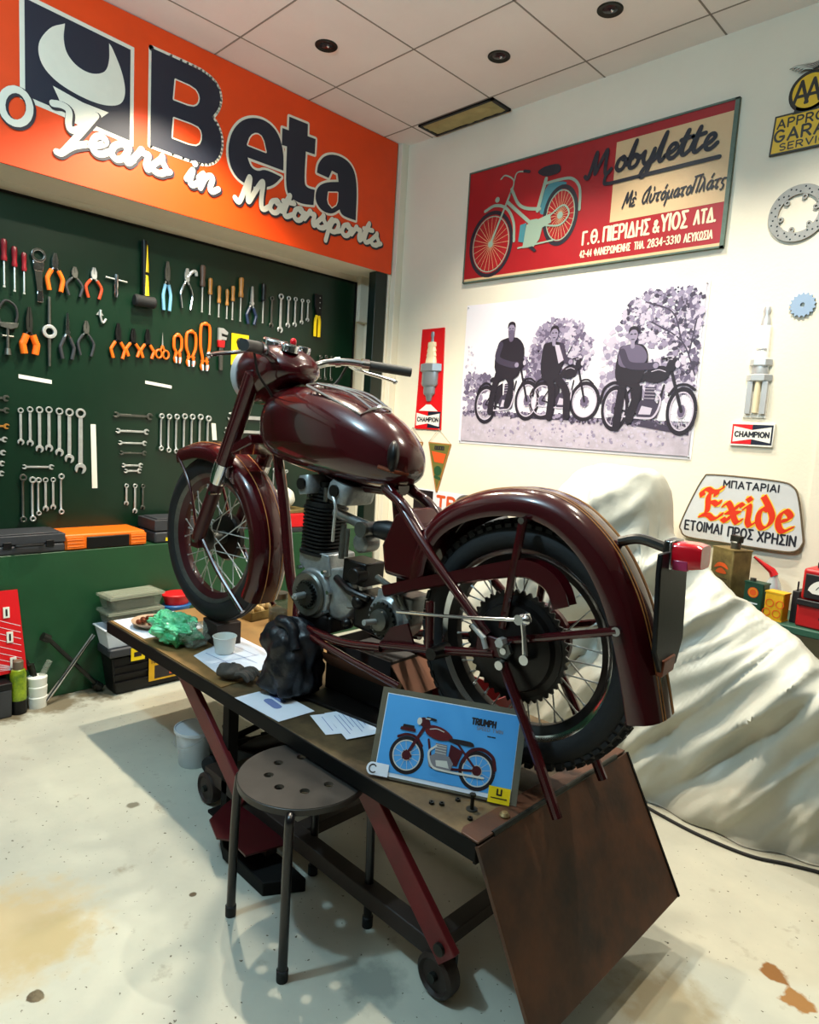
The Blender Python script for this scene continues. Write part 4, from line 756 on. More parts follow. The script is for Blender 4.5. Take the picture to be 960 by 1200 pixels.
# ------------------------------------------------------------------ spark plug signs
def bowtie(t, w, h, z, name='logo_plate'):
    m = MB('champ_red'); m.poly([(-w/2, -h/2), (.0, -h/2), (.0, h/2), (-w/2, h/2)], z); m.use('champ_navy'); m.poly([(0, -h/2), (w/2, -h/2), (w/2, h/2), (0, h/2)], z)
    m.use('porcelain_white'); a, b = w*.46, h*.40; m.poly([(-a, -b), (0, -b*.58), (a, -b), (a, b), (0, b*.58), (-a, b)], z+.0005); m.build(name, t, flat=True)
    m = MB('ink'); caps(m, 'CHAMPION', -a*.90, -b*.30, b*.62, b*.17, z+.0012, width=a*1.80); m.build('logo_lettering', t, flat=True)
t = thing('spark_plug_banner', 'tall narrow red sign with a big raised spark plug beside the photo print', 'sign', T=wall_r(-3.03, 1.413))
m = MB('champ_red'); m.prism([(-.115, 0), (.118, 0), (.094, .645), (-.098, .643)], .002, .010); m.build('panel', t)
F5 = Matrix.Scale(.45, 4, (0, 0, 1))
def lz(m, key, prof, n=24): m.use(key); m.lathe([(r, y) for r, y in prof], n, T=Matrix.Translation((0, 0, .012)) @ F5 @ Matrix.Rotation(-pi/2, 4, 'X'))
m = MB(); lz(m, 'zinc', [(0, .625), (.012, .622), (.016, .60), (.010, .585), (.013, .565), (.013, .558)]); m.build('terminal', t)
m = MB(); lz(m, 'porcelain', [(.013, .560), (.034, .556), (.036, .53), (.032, .525), (.040, .50), (.036, .495), (.043, .47), (.039, .465), (.046, .44), (.048, .42)]); m.build('insulator', t)
m = MB(); lz(m, 'zinc', [(.05, .425), (.092, .418), (.094, .375), (.072, .366)], 6); lz(m, 'zinc', [(.068, .368), (.070, .29), (.064, .28), (.050, .272), (.050, .232), (.046, .225), (.030, .215), (.020, .185), (.012, .180)]); m.build('shell', t)
m = MB('porcelain_white'); m.poly([(-.085, .118), (.085, .118), (.02, .16), (-.02, .16)], .0106); m.build('base_glow', t, flat=True)
g = part_empty('logo', t, Matrix.Translation((0, .062, .0105))); bowtie(g, .222, .105, 0)
t = thing('spark_plug_cutout', 'white cutaway spark plug model standing on a small logo plate at right', 'sign', T=wall_r(-1.035, 1.42))
def lz(m, key, prof, n=24): m.use(key); m.lathe([(r, y) for r, y in prof], n, T=Matrix.Translation((0, 0, .006)) @ Matrix.Scale(.5, 4, (0, 0, 1)) @ Matrix.Rotation(-pi/2, 4, 'X'))
m = MB(); lz(m, 'bright_zinc', [(0, .615), (.012, .612), (.016, .595), (.010, .58), (.018, .555), (.021, .528)]); m.build('terminal', t)
m = MB(); lz(m, 'porcelain_white', [(.022, .53), (.027, .525), (.028, .40), (.030, .385)]); m.build('insulator', t)
m = MB(); caps(m.use('print_grey'), 'CHAMPION', -.020, .423, .008, .0016, .0205, width=.04); m.build('insulator_lettering', t, flat=True)
m = MB(); lz(m, 'bright_zinc', [(.030, .388), (.046, .384), (.048, .36), (.036, .353)], 6); lz(m, 'bright_zinc', [(.034, .355), (.036, .33), (.034, .32)]); lz(m, 'bright_zinc', [(.034, .322), (.054, .316), (.054, .292), (.04, .286)], 6); m.build('shell', t)
m = MB('porcelain_white'); m.prism([(-.052, .128), (.046, .128), (.046, .29), (-.048, .29)], .002, .006); m.use('bright_zinc'); [m.prism([(s*.02, .145), (s*.042, .145), (s*.042, .288), (s*.02, .288)], .006, .022) for s in (-1, 1)]; m.use('porcelain'); m.cyl((0, .15, .012), (0, .288, .012), .013, n=12); m.build('cutaway_body', t)
m = MB('porcelain_white'); m.prism([(-.092, 0), (.09, 0), (.09, .105), (-.092, .108)], .001, .012); m.build('plate', t, bevel=.002)
g = part_empty('logo', t, Matrix.Translation((-.001, .053, .0125))); bowtie(g, .172, .088, 0)

# ------------------------------------------------------------------ pennants
for x, w, l, k1 in ((-3.15, .084, 'cream pennant with black checks, partly hidden behind the tank', 'pennant_cream'), (-2.915, .096, 'olive green pennant with orange and dark green print under the spark plug banner', 'pennant_green')):
    t = thing('pennant', l, 'pennant', T=wall_r(x, 1.0), group='pennants')
    m = MB('gold_line'); m.prism([(-w-.004, .332), (w+.004, .328), (.006, .008), (-.006, .008)], .004, .007); m.use(k1); m.poly([(-w+.006, .324), (w-.006, .320), (.0, .03)], .0074)
    m.build('cloth', t)
    m = MB('ink'); m.rect(-.040, .284, .044, .310, .0082); m.use(k1); [m.rect(-.030+.020*q, .290, -.025+.020*q, .304, .0088) for q in range(4)]; m.use('ink')
    if k1 == 'pennant_cream':
        for i in range(4):
            for j in range(5):
                if (i+j) % 2 == 0: m.rect(-.03+i*.017, .14+j*.02, -.013+i*.017, .16+j*.02, .0082)
    else:
        m.use('pennant_orange'); m.poly([(-.065, .275), (.062, .262), (.045, .20), (-.035, .205)], .0080); m.use('dark_green'); m.disc(0, .15, .032, .0080); m.stroke([(-.02, .11), (.02, .10)], .02, .0080)
    m.build('print', t, flat=True)
    m = MB('string'); m.tube([(-w, .33, .006), (-.01, .418, .012), (w, .327, .006)], .0016, 6); m.build('hanging_string', t); m = MB('steel'); m.cyl((-.01, .418, 0), (-.01, .418, .014), .003, n=8); m.build('nail', t)
t = thing('lower_poster', 'white poster with dark panel and orange letters low on the wall, mostly hidden', 'poster', T=wall_r(-3.12, .72))
m = MB('photo_white'); m.b2((0, 0, .001), (.56, .30, .003)); m.use('print_dark'); m.rect(.0, .12, .175, .292, .0032); m.build('sheet', t)
m = MB('pennant_orange'); caps(m, 'TR', .215, .19, .075, .020, .0036, width=.15); m.build('lettering', t, flat=True)

# ------------------------------------------------------------------ round and yellow things at the right
t = thing('garage_badge', 'yellow and black enamel garage badge with a winged round top', 'sign', T=wall_r(-1.105, 2.668))
m = MB('aa_black'); m.prism([(0, .0), (.33, -.002), (.335, .160), (.008, .163)], .004, .014); m.lathe([(0, .004), (.082, .004), (.082, .016), (0, .016)], 36, T=Tm((.135, .232, 0))); m.prism([(.075, .15), (.195, .15), (.175, .20), (.095, .20)], .004, .016); m.build('back_plate', t, bevel=.003)
m = MB('aa_yellow'); m.poly([(.009, .009), (.32, .007), (.325, .151), (.016, .154)], .0146); m.disc(.135, .232, .067, .0166, n=36); m.build('yellow_field', t, flat=True)
m = MB('aa_black'); caps(m, 'APPROVED', .024, .108, .034, .0068, .0152, width=.285); caps(m, 'GARAGE', .018, .054, .045, .0092, .0152, width=.285); caps(m, 'SERVICES', .042, .016, .026, .0055, .0152, width=.24)
for x in (.088, .134): caps(m, 'A', x-.012, .188, .088, .013, .0172, sx=.85)
m.build('lettering', t, flat=True)
m = MB('chrome')
for s in (-1, 1):
    for k in range(4): m.tube([(.135, .318+k*.006, .014), (.135+s*(.03+.012*k), .326+k*.006, .014), (.135+s*(.055+.012*k), .318+k*.008, .012)], [.006, .006, .002], 8)
m.tube([(.19, .175, .018), (.21, .20, .02), (.20, .235, .018)], .007, 8); m.build('wings', t)
t = thing('brake_disc', 'drilled steel brake disc with six inner tabs hung on the wall', 'brake disc', T=wall_r(-.96, 2.412))
m = MB('disc_steel'); n = 72
m.holed([(.117*cos(2*pi*i/n), .117*sin(2*pi*i/n)) for i in range(n)], [(.078*cos(2*pi*i/n), .078*sin(2*pi*i/n)) for i in range(n)], .004, .010)
m.use('black_plastic')
for i in range(36): a = 2*pi*i/36; r = (.088, .098, .107)[i % 3]; m.disc(r*cos(a), r*sin(a), .0038, .0102, n=10)
m.build('ring', t, bevel=.001)
for i in range(6):
    a = 2*pi*i/6+.25; T = Matrix.Rotation(a, 4, 'Z'); m = MB('disc_steel'); m.T = T; m.holed([(.069+.013*cos(q), .011*sin(q)) for q in [2*pi*k/12 for k in range(12)]], [(.068+.005*cos(q), .005*sin(q)) for q in [2*pi*k/12 for k in range(12)]], .0035, .0095); m.build('tab', t)
t = thing('chain_sprocket', 'small bluish toothed sprocket on the wall below the brake disc', 'sprocket', T=wall_r(-.898, 2.028))
m = MB('sprocket_blue'); n = 17; o = []
for i in range(n):
    for f_, r in ((0, .045), (.25, .052), (.45, .052), (.7, .045)): o.append((r*cos(2*pi*(i+f_)/n), r*sin(2*pi*(i+f_)/n)))
m.holed(o, [(.009*cos(2*pi*i/len(o)), .009*sin(2*pi*i/len(o))) for i in range(len(o))], .003, .010); m.build('toothed_plate', t, bevel=.0008)
t = thing('round_blue_sign', 'dark blue round sign cut off by the right edge of the photo', 'sign', T=wall_r(-.648, 1.26))
m = MB('navy_sign'); m.lathe([(0, .002), (.118, .002), (.12, .006), (.118, .010), (0, .010)], 40); m.build('disc', t); m = MB('steel'); m.ring(0, 0, .112, .006, .0104, 40); m.build('rim_line', t, flat=True)
struct(slab('trim_3', (-.775, 3.238, 0), (-.45, 3.25, 3.25), 'wall_cream'))

# ------------------------------------------------------------------ battery sign
t = thing('battery_sign', 'grey enamel sign with red blackletter word between lines of dark Greek capitals', 'sign', T=wall_r(-1.305, .972, .01))
o = soft([(.112,.306),(.25,.308),(.41,.302),(.462,.286),(.49,.24),(.525,.085),(.528,.045),(.50,.008),(.42,.0),(.20,.0),(.04,.002),(.004,.03),(.0,.065),(.045,.20),(.085,.29)], 5)
m = MB('exide_panel'); m.prism(o, .004, .012); m.build('panel', t)
m = MB('sign_rust'); m.tube([(x, y, .010) for x, y in o], .0045, 6, closed=True); m.build('rim', t)
m = MB('ink'); caps(m, 'ΜΠΑΤΑΡΙΑΙ', .178, .256, .030, .0065, .0128, width=.232); caps(m, 'ΕΤΟΙΜΑΙ', .022, .038, .042, .008, .0128, width=.170); caps(m, 'ΠΡΟΣ', .222, .034, .042, .008, .0128, width=.105); caps(m, 'ΧΡΗΣΙΝ', .350, .031, .042, .008, .0128, width=.150); m.build('greek_lettering', t, flat=True)
EX = [(.0, [[(.10,1.02),(.06,1.20),(.28,1.32),(.50,1.22),(.74,1.30),(.86,1.42)], [(.46,1.24),(.34,1.0),(.36,.55),(.30,.30),(.10,.18)], [(.10,.18),(.40,.24),(.62,.10),(.86,.22),(.92,.34)], [(.36,.74),(.56,.80),(.74,.70),(.80,.84)], [(.66,1.26),(.64,1.10)]]),
      (.98, [[(.02,.74),(.16,.88),(.34,.62),(.46,.28),(.60,.10),(.72,.22)], [(.74,.80),(.60,.86),(.46,.62)], [(.32,.36),(.18,.12),(.02,.20)], [(.16,.47),(.62,.51)]]), (1.80, [[(.0,.74),(.16,.88),(.18,.5),(.17,.24),(.28,.08),(.42,.22)], [(.10,1.18),(.20,1.08)]]),
      (2.30, [[(.40,.80),(.18,.86),(.06,.62),(.07,.28),(.24,.06),(.48,.24),(.56,.56),(.40,.94),(.16,1.32)]]), (3.02, [[(.14,.44),(.44,.58),(.46,.74),(.26,.88),(.08,.62),(.09,.28),(.26,.06),(.56,.24)]])]
for key, w, z, nm in (('exide_yellow', .036, .0128, 'word_glow'), ('exide_red', .0275, .0136, 'word_lettering')):
    m = MB(key)
    for dx, st in EX:
        for q in st:
            pts = [(.078+(dx+x)*.112, .092+y*.112-.004*(dx)) for x, y in q]; m.stroke(sm(pts, 3), w, z, nib=radians(42))
            if key == 'exide_yellow': m.stroke(sm(pts, 3), .022, z)
    m.build(nm, t, flat=True)

# ------------------------------------------------------------------ green bench along the wall and what stands on it
t = thing('wall_bench', 'narrow green-topped bench along the right wall behind the tarpaulin', 'bench', (-.35, 3.09, 0))
m = MB('bench_green'); m.b2((-1.0, -.15, .69), (1.0, .15, .72)); m.build('top', t, bevel=.004)
for x in (-.94, 0, .94): m = MB('green_paint'); m.b2((x-.02, -.13, 0), (x+.02, .14, .69)); m.build('leg', t)
def tin(name, l, loc, rz, w, d, h, key, parts):
    t = thing(name, l, 'tin', loc, rz); m = MB(key); m.b2((-w/2, -d/2, 0), (w/2, d/2, h)); m.build('body', t, bevel=.006, segs=2)
    m = MB(key); m.b2((-w/2-.001, -d/2-.001, h-.004), (w/2+.001, d/2+.001, h+.002)); m.b2((-w/2-.001, -d/2-.001, 0), (w/2+.001, d/2+.001, .005)); m.build('seam_rim', t); return t
t = tin('oil_can', 'old rectangular tan oil can standing in front of the grey battery sign', (-1.0, 3.06, .72), -.5, .125, .10, .255, 'tin_old', 0)
m = MB('dull_steel'); m.lathe([(.02, .255), (.022, .285), (.018, .29), (0, .29)], 18, T=Tm((.015, 0, 0))); m.build('cap', t); m = MB('dark_steel'); m.b2((-.01, -.012, .285), (.045, .012, .315)); m.build('handle', t, bevel=.003)
m = MB('tin_orange'); m.T = Tm((0, -.0506, 0), rx=pi/2); m.poly(soft([(-.04,.165),(-.02,.19),(.02,.192),(.042,.17),(.0,.178)]), .0005); m.poly(soft([(-.03,.15),(0,.172),(.035,.152),(0,.146)]), .0006); m.use('rail_brown')
for y in (.125, .108, .092, .07): m.stroke([(-.04, y), (.04, y)], .004, .0005)
m.build('label_print', t, flat=True)
t = tin('green_tin', 'small dark green tin with orange round emblem beside the oil can', (-.872, 3.02, .72), -.15, .08, .06, .135, 'tin_green', 0)
m = MB('dull_steel'); m.lathe([(.012, .135), (.012, .15), (0, .15)], 14, T=Tm((-.02, 0, 0))); m.build('cap', t); m = MB('tin_orange'); m.T = Tm((0, -.0306, 0), rx=pi/2); m.disc(.0, .095, .022, .0005); m.use('tin_yellow'); m.ring(0, .095, .016, .003, .0009); m.use('tub_white'); m.stroke([(-.02, .05), (.02, .05)], .006, .0005); m.stroke([(-.016, .035), (.016, .035)], .004, .0005); m.build('emblem', t, flat=True)
t = tin('yellow_box', 'small yellow patterned box right of the dark green tin', (-.785, 3.0, .72), -.15, .075, .06, .115, 'tin_yellow', 0)
m = MB('tin_orange'); m.T = Tm((0, -.0306, 0), rx=pi/2)
for x in (-.025, .015):
    for y in (.03, .07): m.ring(x+(.01 if y > .05 else 0), y, .015, .0035, .0005, 16)
m.build('print', t, flat=True)
t = thing('oil_bottle', 'glass oil bottle with a red pouring spout behind the green tin', 'bottle', (-.845, 3.14, .72))
m = MB('glass_lens'); m.lathe([(0, 0), (.036, 0), (.038, .07), (.03, .12), (.014, .15), (.014, .16), (0, .16)], 18); m.build('glass', t); m = MB('red'); m.tube([(0, 0, .155), (-.012, 0, .175), (-.04, -.01, .195), (-.085, -.015, .225)], [.018, .015, .010, .005], 10); m.build('spout', t)
t = thing('battery_charger', 'red and black battery charger with a dial at the right edge of the photo', 'battery charger', (-.60, 3.03, .72), -.1)
m = MB('meter_red'); m.b2((-.10, -.07, 0), (.10, .08, .105)); m.build('lower_case', t, bevel=.008); m = MB('meter_red'); m.b2((-.095, -.06, .108), (.10, .08, .235)); m.build('upper_case', t, bevel=.012, segs=3)
m = MB('meter_black'); m.b2((-.082, -.068, .118), (.09, -.058, .215)); m.b2((-.10, -.078, .088), (.10, -.062, .112)); m.build('face', t, bevel=.003); m = MB('porcelain_white'); m.T = Tm((0, -.0685, 0), rx=pi/2); m.poly([(-.065, .15)]+el(.0, .145, .068, .055, 175, 5, 14)+[(.065, .15), (.05, .14), (-.05, .14)], .0003); m.use('ink'); m.ring(0, .14, .042, .003, .0008, 24, 1, .4, pi-.4); m.stroke([(0, .135), (.02, .185)], .003, .001); m.build('dial', t, flat=True)
m = MB('meter_black'); m.tube(cr([Vector((-.06, 0, .232)), Vector((-.05, 0, .262)), Vector((.05, 0, .262)), Vector((.06, 0, .232))], 5), .006, 8); m.build('handle', t); m = MB('meter_black'); m.lathe([(.014, 0), (.012, .016), (0, .016)], 14, T=Tm((-.0, -.07, .05), rx=pi/2)); m.build('knob', t)
m = MB('meter_black'); m.b2((-.135, -.03, 0), (-.108, .06, .13)); m.tube([(-.12, -.02, .13), (-.12, -.02, .17)], .004, 6); m.build('cable_holder', t, bevel=.004)

# ================================================================== THE MOTORCYCLE (local x = forward, y = its left side, z = up, origin at the rear axle)
B1 = Vector((-1.385, -.115, .071)).normalized(); B2 = Vector((0, 0, 1)).cross(B1).normalized(); B3 = B1.cross(B2)
bike = thing('motorcycle', 'dark maroon vintage motorcycle without seat or exhaust standing on the workshop lift', 'motorcycle',
             T=Matrix(((B1.x, B2.x, B3.x, -.973), (B1.y, B2.y, B3.y, 1.479), (B1.z, B2.z, B3.z, .859), (0, 0, 0, 1))))
RX = Matrix.Rotation(-pi/2, 4, 'X')        # lathe axis -> bike's left
WB = 1.408
def wheel(name, cx, tw, tread, T0=None):
    w = part_empty(name, bike, (T0 or Matrix.Translation((cx, 0, 0))))
    m = MB('tyre'); n = 20; prof = [(.283+.047*cos(2*pi*i/n)*(1.0 if cos(2*pi*i/n) > 0 else .95), tw*sin(2*pi*i/n)*(1-.12*cos(2*pi*i/n)**2)) for i in range(n)]
    m.lathe(prof, 72, T=RX, closed=True)
    if tread:
        for i in range(66):
            for k, (y, r) in enumerate(((-.034, .315), (-.014, .329), (.014, .329), (.034, .315))):
                a = 2*pi*(i+(.5 if k in (1, 2) else 0))/66; m.box((r*cos(a), y, r*sin(a)), (.010, .017, .019), Matrix.Rotation(-a, 3, 'Y'))
    else:
        for y in (-.022, -.008, .008, .022):
            rr = .283+.047*sqrt(max(0, 1-(y/tw)**2)); m.lathe([(rr-.003, y-.003), (rr+.002, y-.002), (rr+.002, y+.002), (rr-.003, y+.003)], 72, T=RX, closed=True)
    m.build('tyre', w)
    m = MB('chrome' if tread else 'dull_steel'); m.lathe([(.256, .037), (.258, .034), (.252, .029), (.243, .026), (.232, .019), (.226, .010), (.225, 0), (.226, -.010), (.232, -.019), (.243, -.026), (.252, -.029), (.258, -.034), (.256, -.037), (.247, -.033), (.222, -.012), (.220, 0), (.222, .012), (.247, .033)], 72, T=RX, closed=True)
    m.use('oily' if tread else 'maroon_dull'); m.lathe([(.2465, .0312), (.2405, .0275), (.2295, .0200), (.2185, .0115), (.2165, 0), (.2185, -.0115), (.2295, -.0200), (.2405, -.0275), (.2480, -.0325), (.2195, -.0125), (.2190, 0), (.2195, .0125), (.2480, .0325)], 72, T=RX, closed=True); m.build('rim', w)
    m = MB('dull_steel'); m.lathe([(0, -.07), (.022, -.07), (.024, -.05), (.048, -.048), (.048, -.042), (.026, -.036), (.026, .036), (.048, .042), (.048, .048), (.024, .05), (.022, .075), (0, .075)], 28, T=RX); m.build('hub', w)
    sp = None
    for i in range(36):
        a = 2*pi*i/36; s_ = 1 if i % 2 else -1; d = (.35 if (i//2) % 2 else -.35)
        p, q = Vector((.045*cos(a+d*2.6), s_*.044, .045*sin(a+d*2.6))), Vector((.226*cos(a), s_*.006, .226*sin(a)))
        m = MB('steel'); m.cyl(p, q, .0022, n=6); m.cyl(q*1.0, p.lerp(q, .93), .0038, n=6); m.build('spoke', w)
    return w
rw = wheel('rear_wheel', 0, .050, True); fw = wheel('front_wheel', WB, .045, False)
m = MB('oily'); n = 46; o = []
for i in range(n):
    for f_, r in ((0, .142), (.3, .150), (.5, .150), (.8, .142)): o.append((r*cos(2*pi*(i+f_)/n), r*sin(2*pi*(i+f_)/n)))
m.T = RX; m.holed(o, [(.06*cos(2*pi*i/len(o)), .06*sin(2*pi*i/len(o))) for i in range(len(o))], .050, .056); m.build('sprocket', rw)
m = MB('oily'); m.lathe([(0, .05), (.132, .05), (.134, .058), (.118, .062), (.112, .078), (.098, .082), (.06, .084), (.04, .092), (0, .094)], 44, T=RX); m.build('brake_drum', rw)
m = MB('maroon_dull'); m.lathe([(0, -.05), (.09, -.05), (.098, -.058), (.098, -.075), (.06, -.082), (0, -.085)], 40, T=RX); m.build('hub_cover', rw)
m = MB('oily'); m.lathe([(0, -.03), (.088, -.03), (.095, -.04), (.094, -.06), (.08, -.072), (.03, -.078), (0, -.08)], 40, T=RX); m.build('brake_drum', fw)
m = MB('chrome'); m.cyl((0, -.115, 0), (0, .118, 0), .009, n=12); m.build('axle', rw); m = MB('chrome'); m.cyl((0, -.11, 0), (0, .11, 0), .009, n=12); m.build('axle', fw)
m = MB('dull_steel'); m.cyl((0, .100, 0), (0, .114, 0), .021, n=6); m.build('axle_nut', rw)

# mudguards: a curved section swept along the crown line
def guard(name, path, sec, key='maroon', stripes=(.030,)):
    P = cr([Vector((x, 0, z)) for x, z in path], 8); secs = []
    def frame(i):
        t = (P[min(i+1, len(P)-1)]-P[max(i-1, 0)]).normalized(); return Vector((t.z, 0, -t.x))
    for i, p in enumerate(P):
        nr = frame(i); secs.append([p+Vector((0, y, 0))+nr*d for y, d in sec]+[p+Vector((0, y*.975, 0))+nr*(d-.004) for y, d in sec[::-1]])
    m = MB(key); m.loft(secs); o = m.build(name, bike, sharp=50)
    m = MB('gold_line')
    for s_ in stripes:
        for y in (s_, -s_):
            d = next(a[1]+(b[1]-a[1])*(y-a[0])/(b[0]-a[0]) for a, b in zip(sec, sec[1:]) if min(a[0], b[0]) <= y <= max(a[0], b[0]))
            m2 = MB('gold_line'); m2.tube([p+Vector((0, y, 0))+frame(i)*(d+.0002) for i, p in enumerate(P)], .0017, 6); m2.build('pinstripe', o)
    return o, P
SEC = [(y, d) for y, d in ((-.080, -.070), (-.081, -.050), (-.078, -.032), (-.068, -.017), (-.050, -.007), (-.028, -.002), (0, 0), (.028, -.002), (.050, -.007), (.068, -.017), (.078, -.032), (.081, -.050), (.080, -.070))]
rg, _ = guard('rear_mudguard', [(.385, .10), (.372, .19), (.330, .275), (.262, .338), (.170, .384), (.07, .409), (-.03, .411), (-.122, .381), (-.215, .312), (-.284, .22), (-.328, .128), (-.366, .02), (-.392, -.062)], SEC, stripes=(.035, .024))
SECF = [(y*.90, d*.92) for y, d in SEC]
fr = lambda a, r: (WB+r*cos(radians(a)), r*sin(radians(a)))
fg, _ = guard('front_mudguard', [fr(57, .402), fr(66, .391), fr(79, .382), fr(97, .374), fr(115, .366), fr(135, .366), fr(155, .366), fr(175, .368), fr(195, .370), fr(209, .376)], SECF, stripes=(.030,))
def bar(name, pts, r, key='maroon', parent=bike, n=10, smooth=True):
    P = cr([Vector(p) for p in pts], 6) if len(pts) > 2 and smooth else [Vector(p) for p in pts]
    m = MB(key); m.tube(P, r, n); return m.build(name, parent)
for s_ in (1, -1):
    y = .088*s_
    o = bar('mudguard_stay', [(.026, y, .05), (.016, y, .20), (.006, y, .335)], .0115, parent=rg); m = MB('chrome'); m.cyl((.006, y-.004, .335), (.006, y+.012*s_, .335), .009, n=8); m.build('bolt', rg)
    o = bar('mudguard_stay', [(.03, y*1.06, .012), (-.12, y, .07), (-.27, y*.98, .128)], .0105, parent=rg); m = MB('chrome'); m.cyl((-.27, y*.9, .128), (-.27, y*1.08, .128), .011, n=10); m.build('bolt', rg)
    o = bar('mudguard_stay', [(WB-.005, .082*s_, .02), (WB-.13, .079*s_, -.10), (WB-.285, .073*s_, -.215)], .0095, parent=fg)
    o = bar('mudguard_stay', [(WB+.02, .080*s_, .03), (WB+.10, .074*s_, .20), (WB+.195, .068*s_, .298)], .006, parent=fg)

# fork, steering
for s_ in (1, -1):
    y = .088*s_
    f_ = bar('fork_leg', [(1.124, y, .645), (1.288, y, .270)], .031, n=16)
    m = MB('chrome'); m.tube([(1.268, y, .316), (1.286, y, .275), (1.302, y, .240)], [.0335, .0335, .029], 16); m.build('collar', f_)
    m = MB('maroon_dull'); m.tube([(1.296, y, .252), (1.398, y, .03), (1.412, y, -.004)], [.0265, .026, .022], 16); m.box((1.410, y, -.006), (.05, .03, .045)); m.build('slider', f_)
    m = MB('chrome'); m.cyl((1.30, y-.01*s_, .20), (1.30, y+.034*s_, .20), .008, n=8); m.build('bolt', f_)
m = MB('maroon'); m.tube([(1.130, 0, .40), (1.030, 0, .66)], .036, 16); m.box((1.165, 0, .395), (.13, .20, .035), Matrix.Rotation(radians(24), 3, 'Y')); m.build('headstock', bike, bevel=.006)
NS = [(1.228, .088, .548, .738), (1.21, .098, .540, .746), (1.17, .106, .542, .754), (1.12, .111, .560, .758), (1.07, .112, .585, .755), (1.02, .104, .608, .742), (.98, .084, .626, .716), (.952, .045, .645, .688)]
def loft_secs(NS, e1=.85, e2=.85, n=28, sag=0):
    out = []
    for s_, hw, lo, hi in NS:
        c, hh = (lo+hi)/2, (hi-lo)/2
        out.append([Vector((s_, hw*copysign(abs(cos(2*pi*i/n))**e1, cos(2*pi*i/n)), c+hh*copysign(abs(sin(2*pi*i/n))**e2, sin(2*pi*i/n)))) for i in range(n)])
    return out
def smooth_secs(NS, k=5):
    return [tuple(p) for p in cr([Vector(q) for q in NS], k)]
class _S(Vector): pass
def ns(NS, k=5):
    A = cr([Vector((q[0], q[1], 0)) for q in NS], k); Bq = cr([Vector((q[2], q[3], 0)) for q in NS], k); return [(a.x, max(a.y, .002), b.x, b.y) for a, b in zip(A, Bq)]
m = MB('maroon'); m.loft(loft_secs(ns(NS), .9, .9)); nac = m.build('headlamp_nacelle', bike, sharp=60)
HL = Tm((1.232, 0, .643), ry=pi/2)
m = MB('bright_zinc'); m.lathe([(.090, -.022), (.101, -.018), (.103, .006), (.096, .018), (.084, .020), (.080, .012)], 40, T=HL); m.build('headlamp_rim', nac)
m = MB('glass_lens'); m.lathe([(.082, .012), (.06, .026), (.03, .034), (0, .036)], 36, T=HL); m.build('headlamp_glass', nac)
for (x, y, z, r, k) in ((1.11, .015, .760, .046, 'speedometer'), (1.005, .035, .742, .030, 'ammeter'), (1.04, -.055, .745, .024, 'light_switch')):
    m = MB('chrome'); m.T = Tm((x, y, z), ry=-.20); m.lathe([(r, -.012), (r, .006), (r*.92, .011), (r*.82, .010), (r*.80, .006)], 30); m.use('alu'); m.lathe([(r*.82, .0075), (0, .008)], 24); m.use('ink'); m.lathe([(r*.25, .0085), (0, .009)], 14)
    for i in range(9): a = -2.2+4.4*i/8; m.box((r*.66*cos(a), r*.66*sin(a), .0085), (r*.14, .002, .001), Matrix.Rotation(a, 3, 'Z'))
    m.build(k, nac)
m = MB('lens_red'); m.ball((1.075, -.035, .770), (.012, .012, .014), 12, 8); m.build('warning_lamp', nac)
bar('trim_line', [(1.22, .0925, .655), (1.16, .1035, .650), (1.10, .1085, .655)], .0035, 'chrome', nac)
hb = bar('handlebar', [(.98, .385, .704), (.985, .375, .704)], .001, 'chrome') if 0 else None
HP = [(.812, .365, .712), (.862, .30, .716), (.905, .24, .719), (.955, .19, .722), (1.0, .135, .712), (1.02, .07, .690), (1.02, 0, .684), (1.02, -.07, .690), (1.0, -.135, .712), (.955, -.19, .722), (.905, -.24, .719), (.862, -.30, .716), (.812, -.365, .712)]
hb = bar('handlebar', HP, .0142, 'chrome', n=14)
for s_ in (1, -1):
    bar('grip', [(.905, .245*s_, .719), (.862, .30*s_, .716), (.806, .372*s_, .7115)], .0175, 'grip_rubber', hb, 14)
    m = MB('chrome'); m.tube([(.918, .225*s_, .7195), (.903, .247*s_, .719)], .021, 16); m.build('grip_collar', hb); m = MB('chrome'); m.tube([(.985, .158*s_, .717), (.972, .172*s_, .720)], .019, 14); m.build('clamp', hb)
    m = MB('chrome'); m.tube(cr([Vector(p) for p in ((.945, .205*s_, .722), (.975, .215*s_, .715), (.975, .27*s_, .700), (.945, .345*s_, .688), (.915, .405*s_, .676))], 6), [.009]*6+[.0065]*19, 10); m.ball((.912, .41*s_, .675), .010, 10, 8); m.build('lever', hb)
    bar('cable', [(.972, .21*s_, .714), (.99, .17*s_, .64), (1.02, .09*s_, .58), (.98, .05*s_, .48)], .0045, 'black_rubber', hb, 8)
# tank
NT = [(1.098, .006, .462, .478), (1.092, .06, .415, .535), (1.07, .092, .388, .572), (1.02, .120, .368, .602), (.94, .133, .352, .618), (.84, .137, .342, .619), (.74, .135, .336, .608), (.65, .128, .332, .586), (.57, .115, .332, .555), (.51, .098, .338, .521), (.465, .076, .352, .482), (.440, .048, .375, .445), (.432, .01, .402, .414)]
m = MB('maroon'); m.loft(loft_secs(ns(NT, 6), .78, .82, 36)); tank = m.build('fuel_tank', bike, sharp=60)
m = MB('black_plastic'); m.T = Tm((.462, .078, .440), rz=radians(-46)); m.ball((0, 0, 0), (.040, .018, .046), 24, 14); m.build('rear_recess', tank)
m = MB('copper_parts'); m.tube([(.50, .098, .405), (.455, .075, .395), (.44, .03, .39)], .006, 8); m.build('rear_strap', tank)
m = MB('chrome'); m.lathe([(.03, -.01), (.032, .01), (.028, .018), (0, .02)], 24, T=Tm((.985, -.07, .613))); m.build('filler_cap', tank)
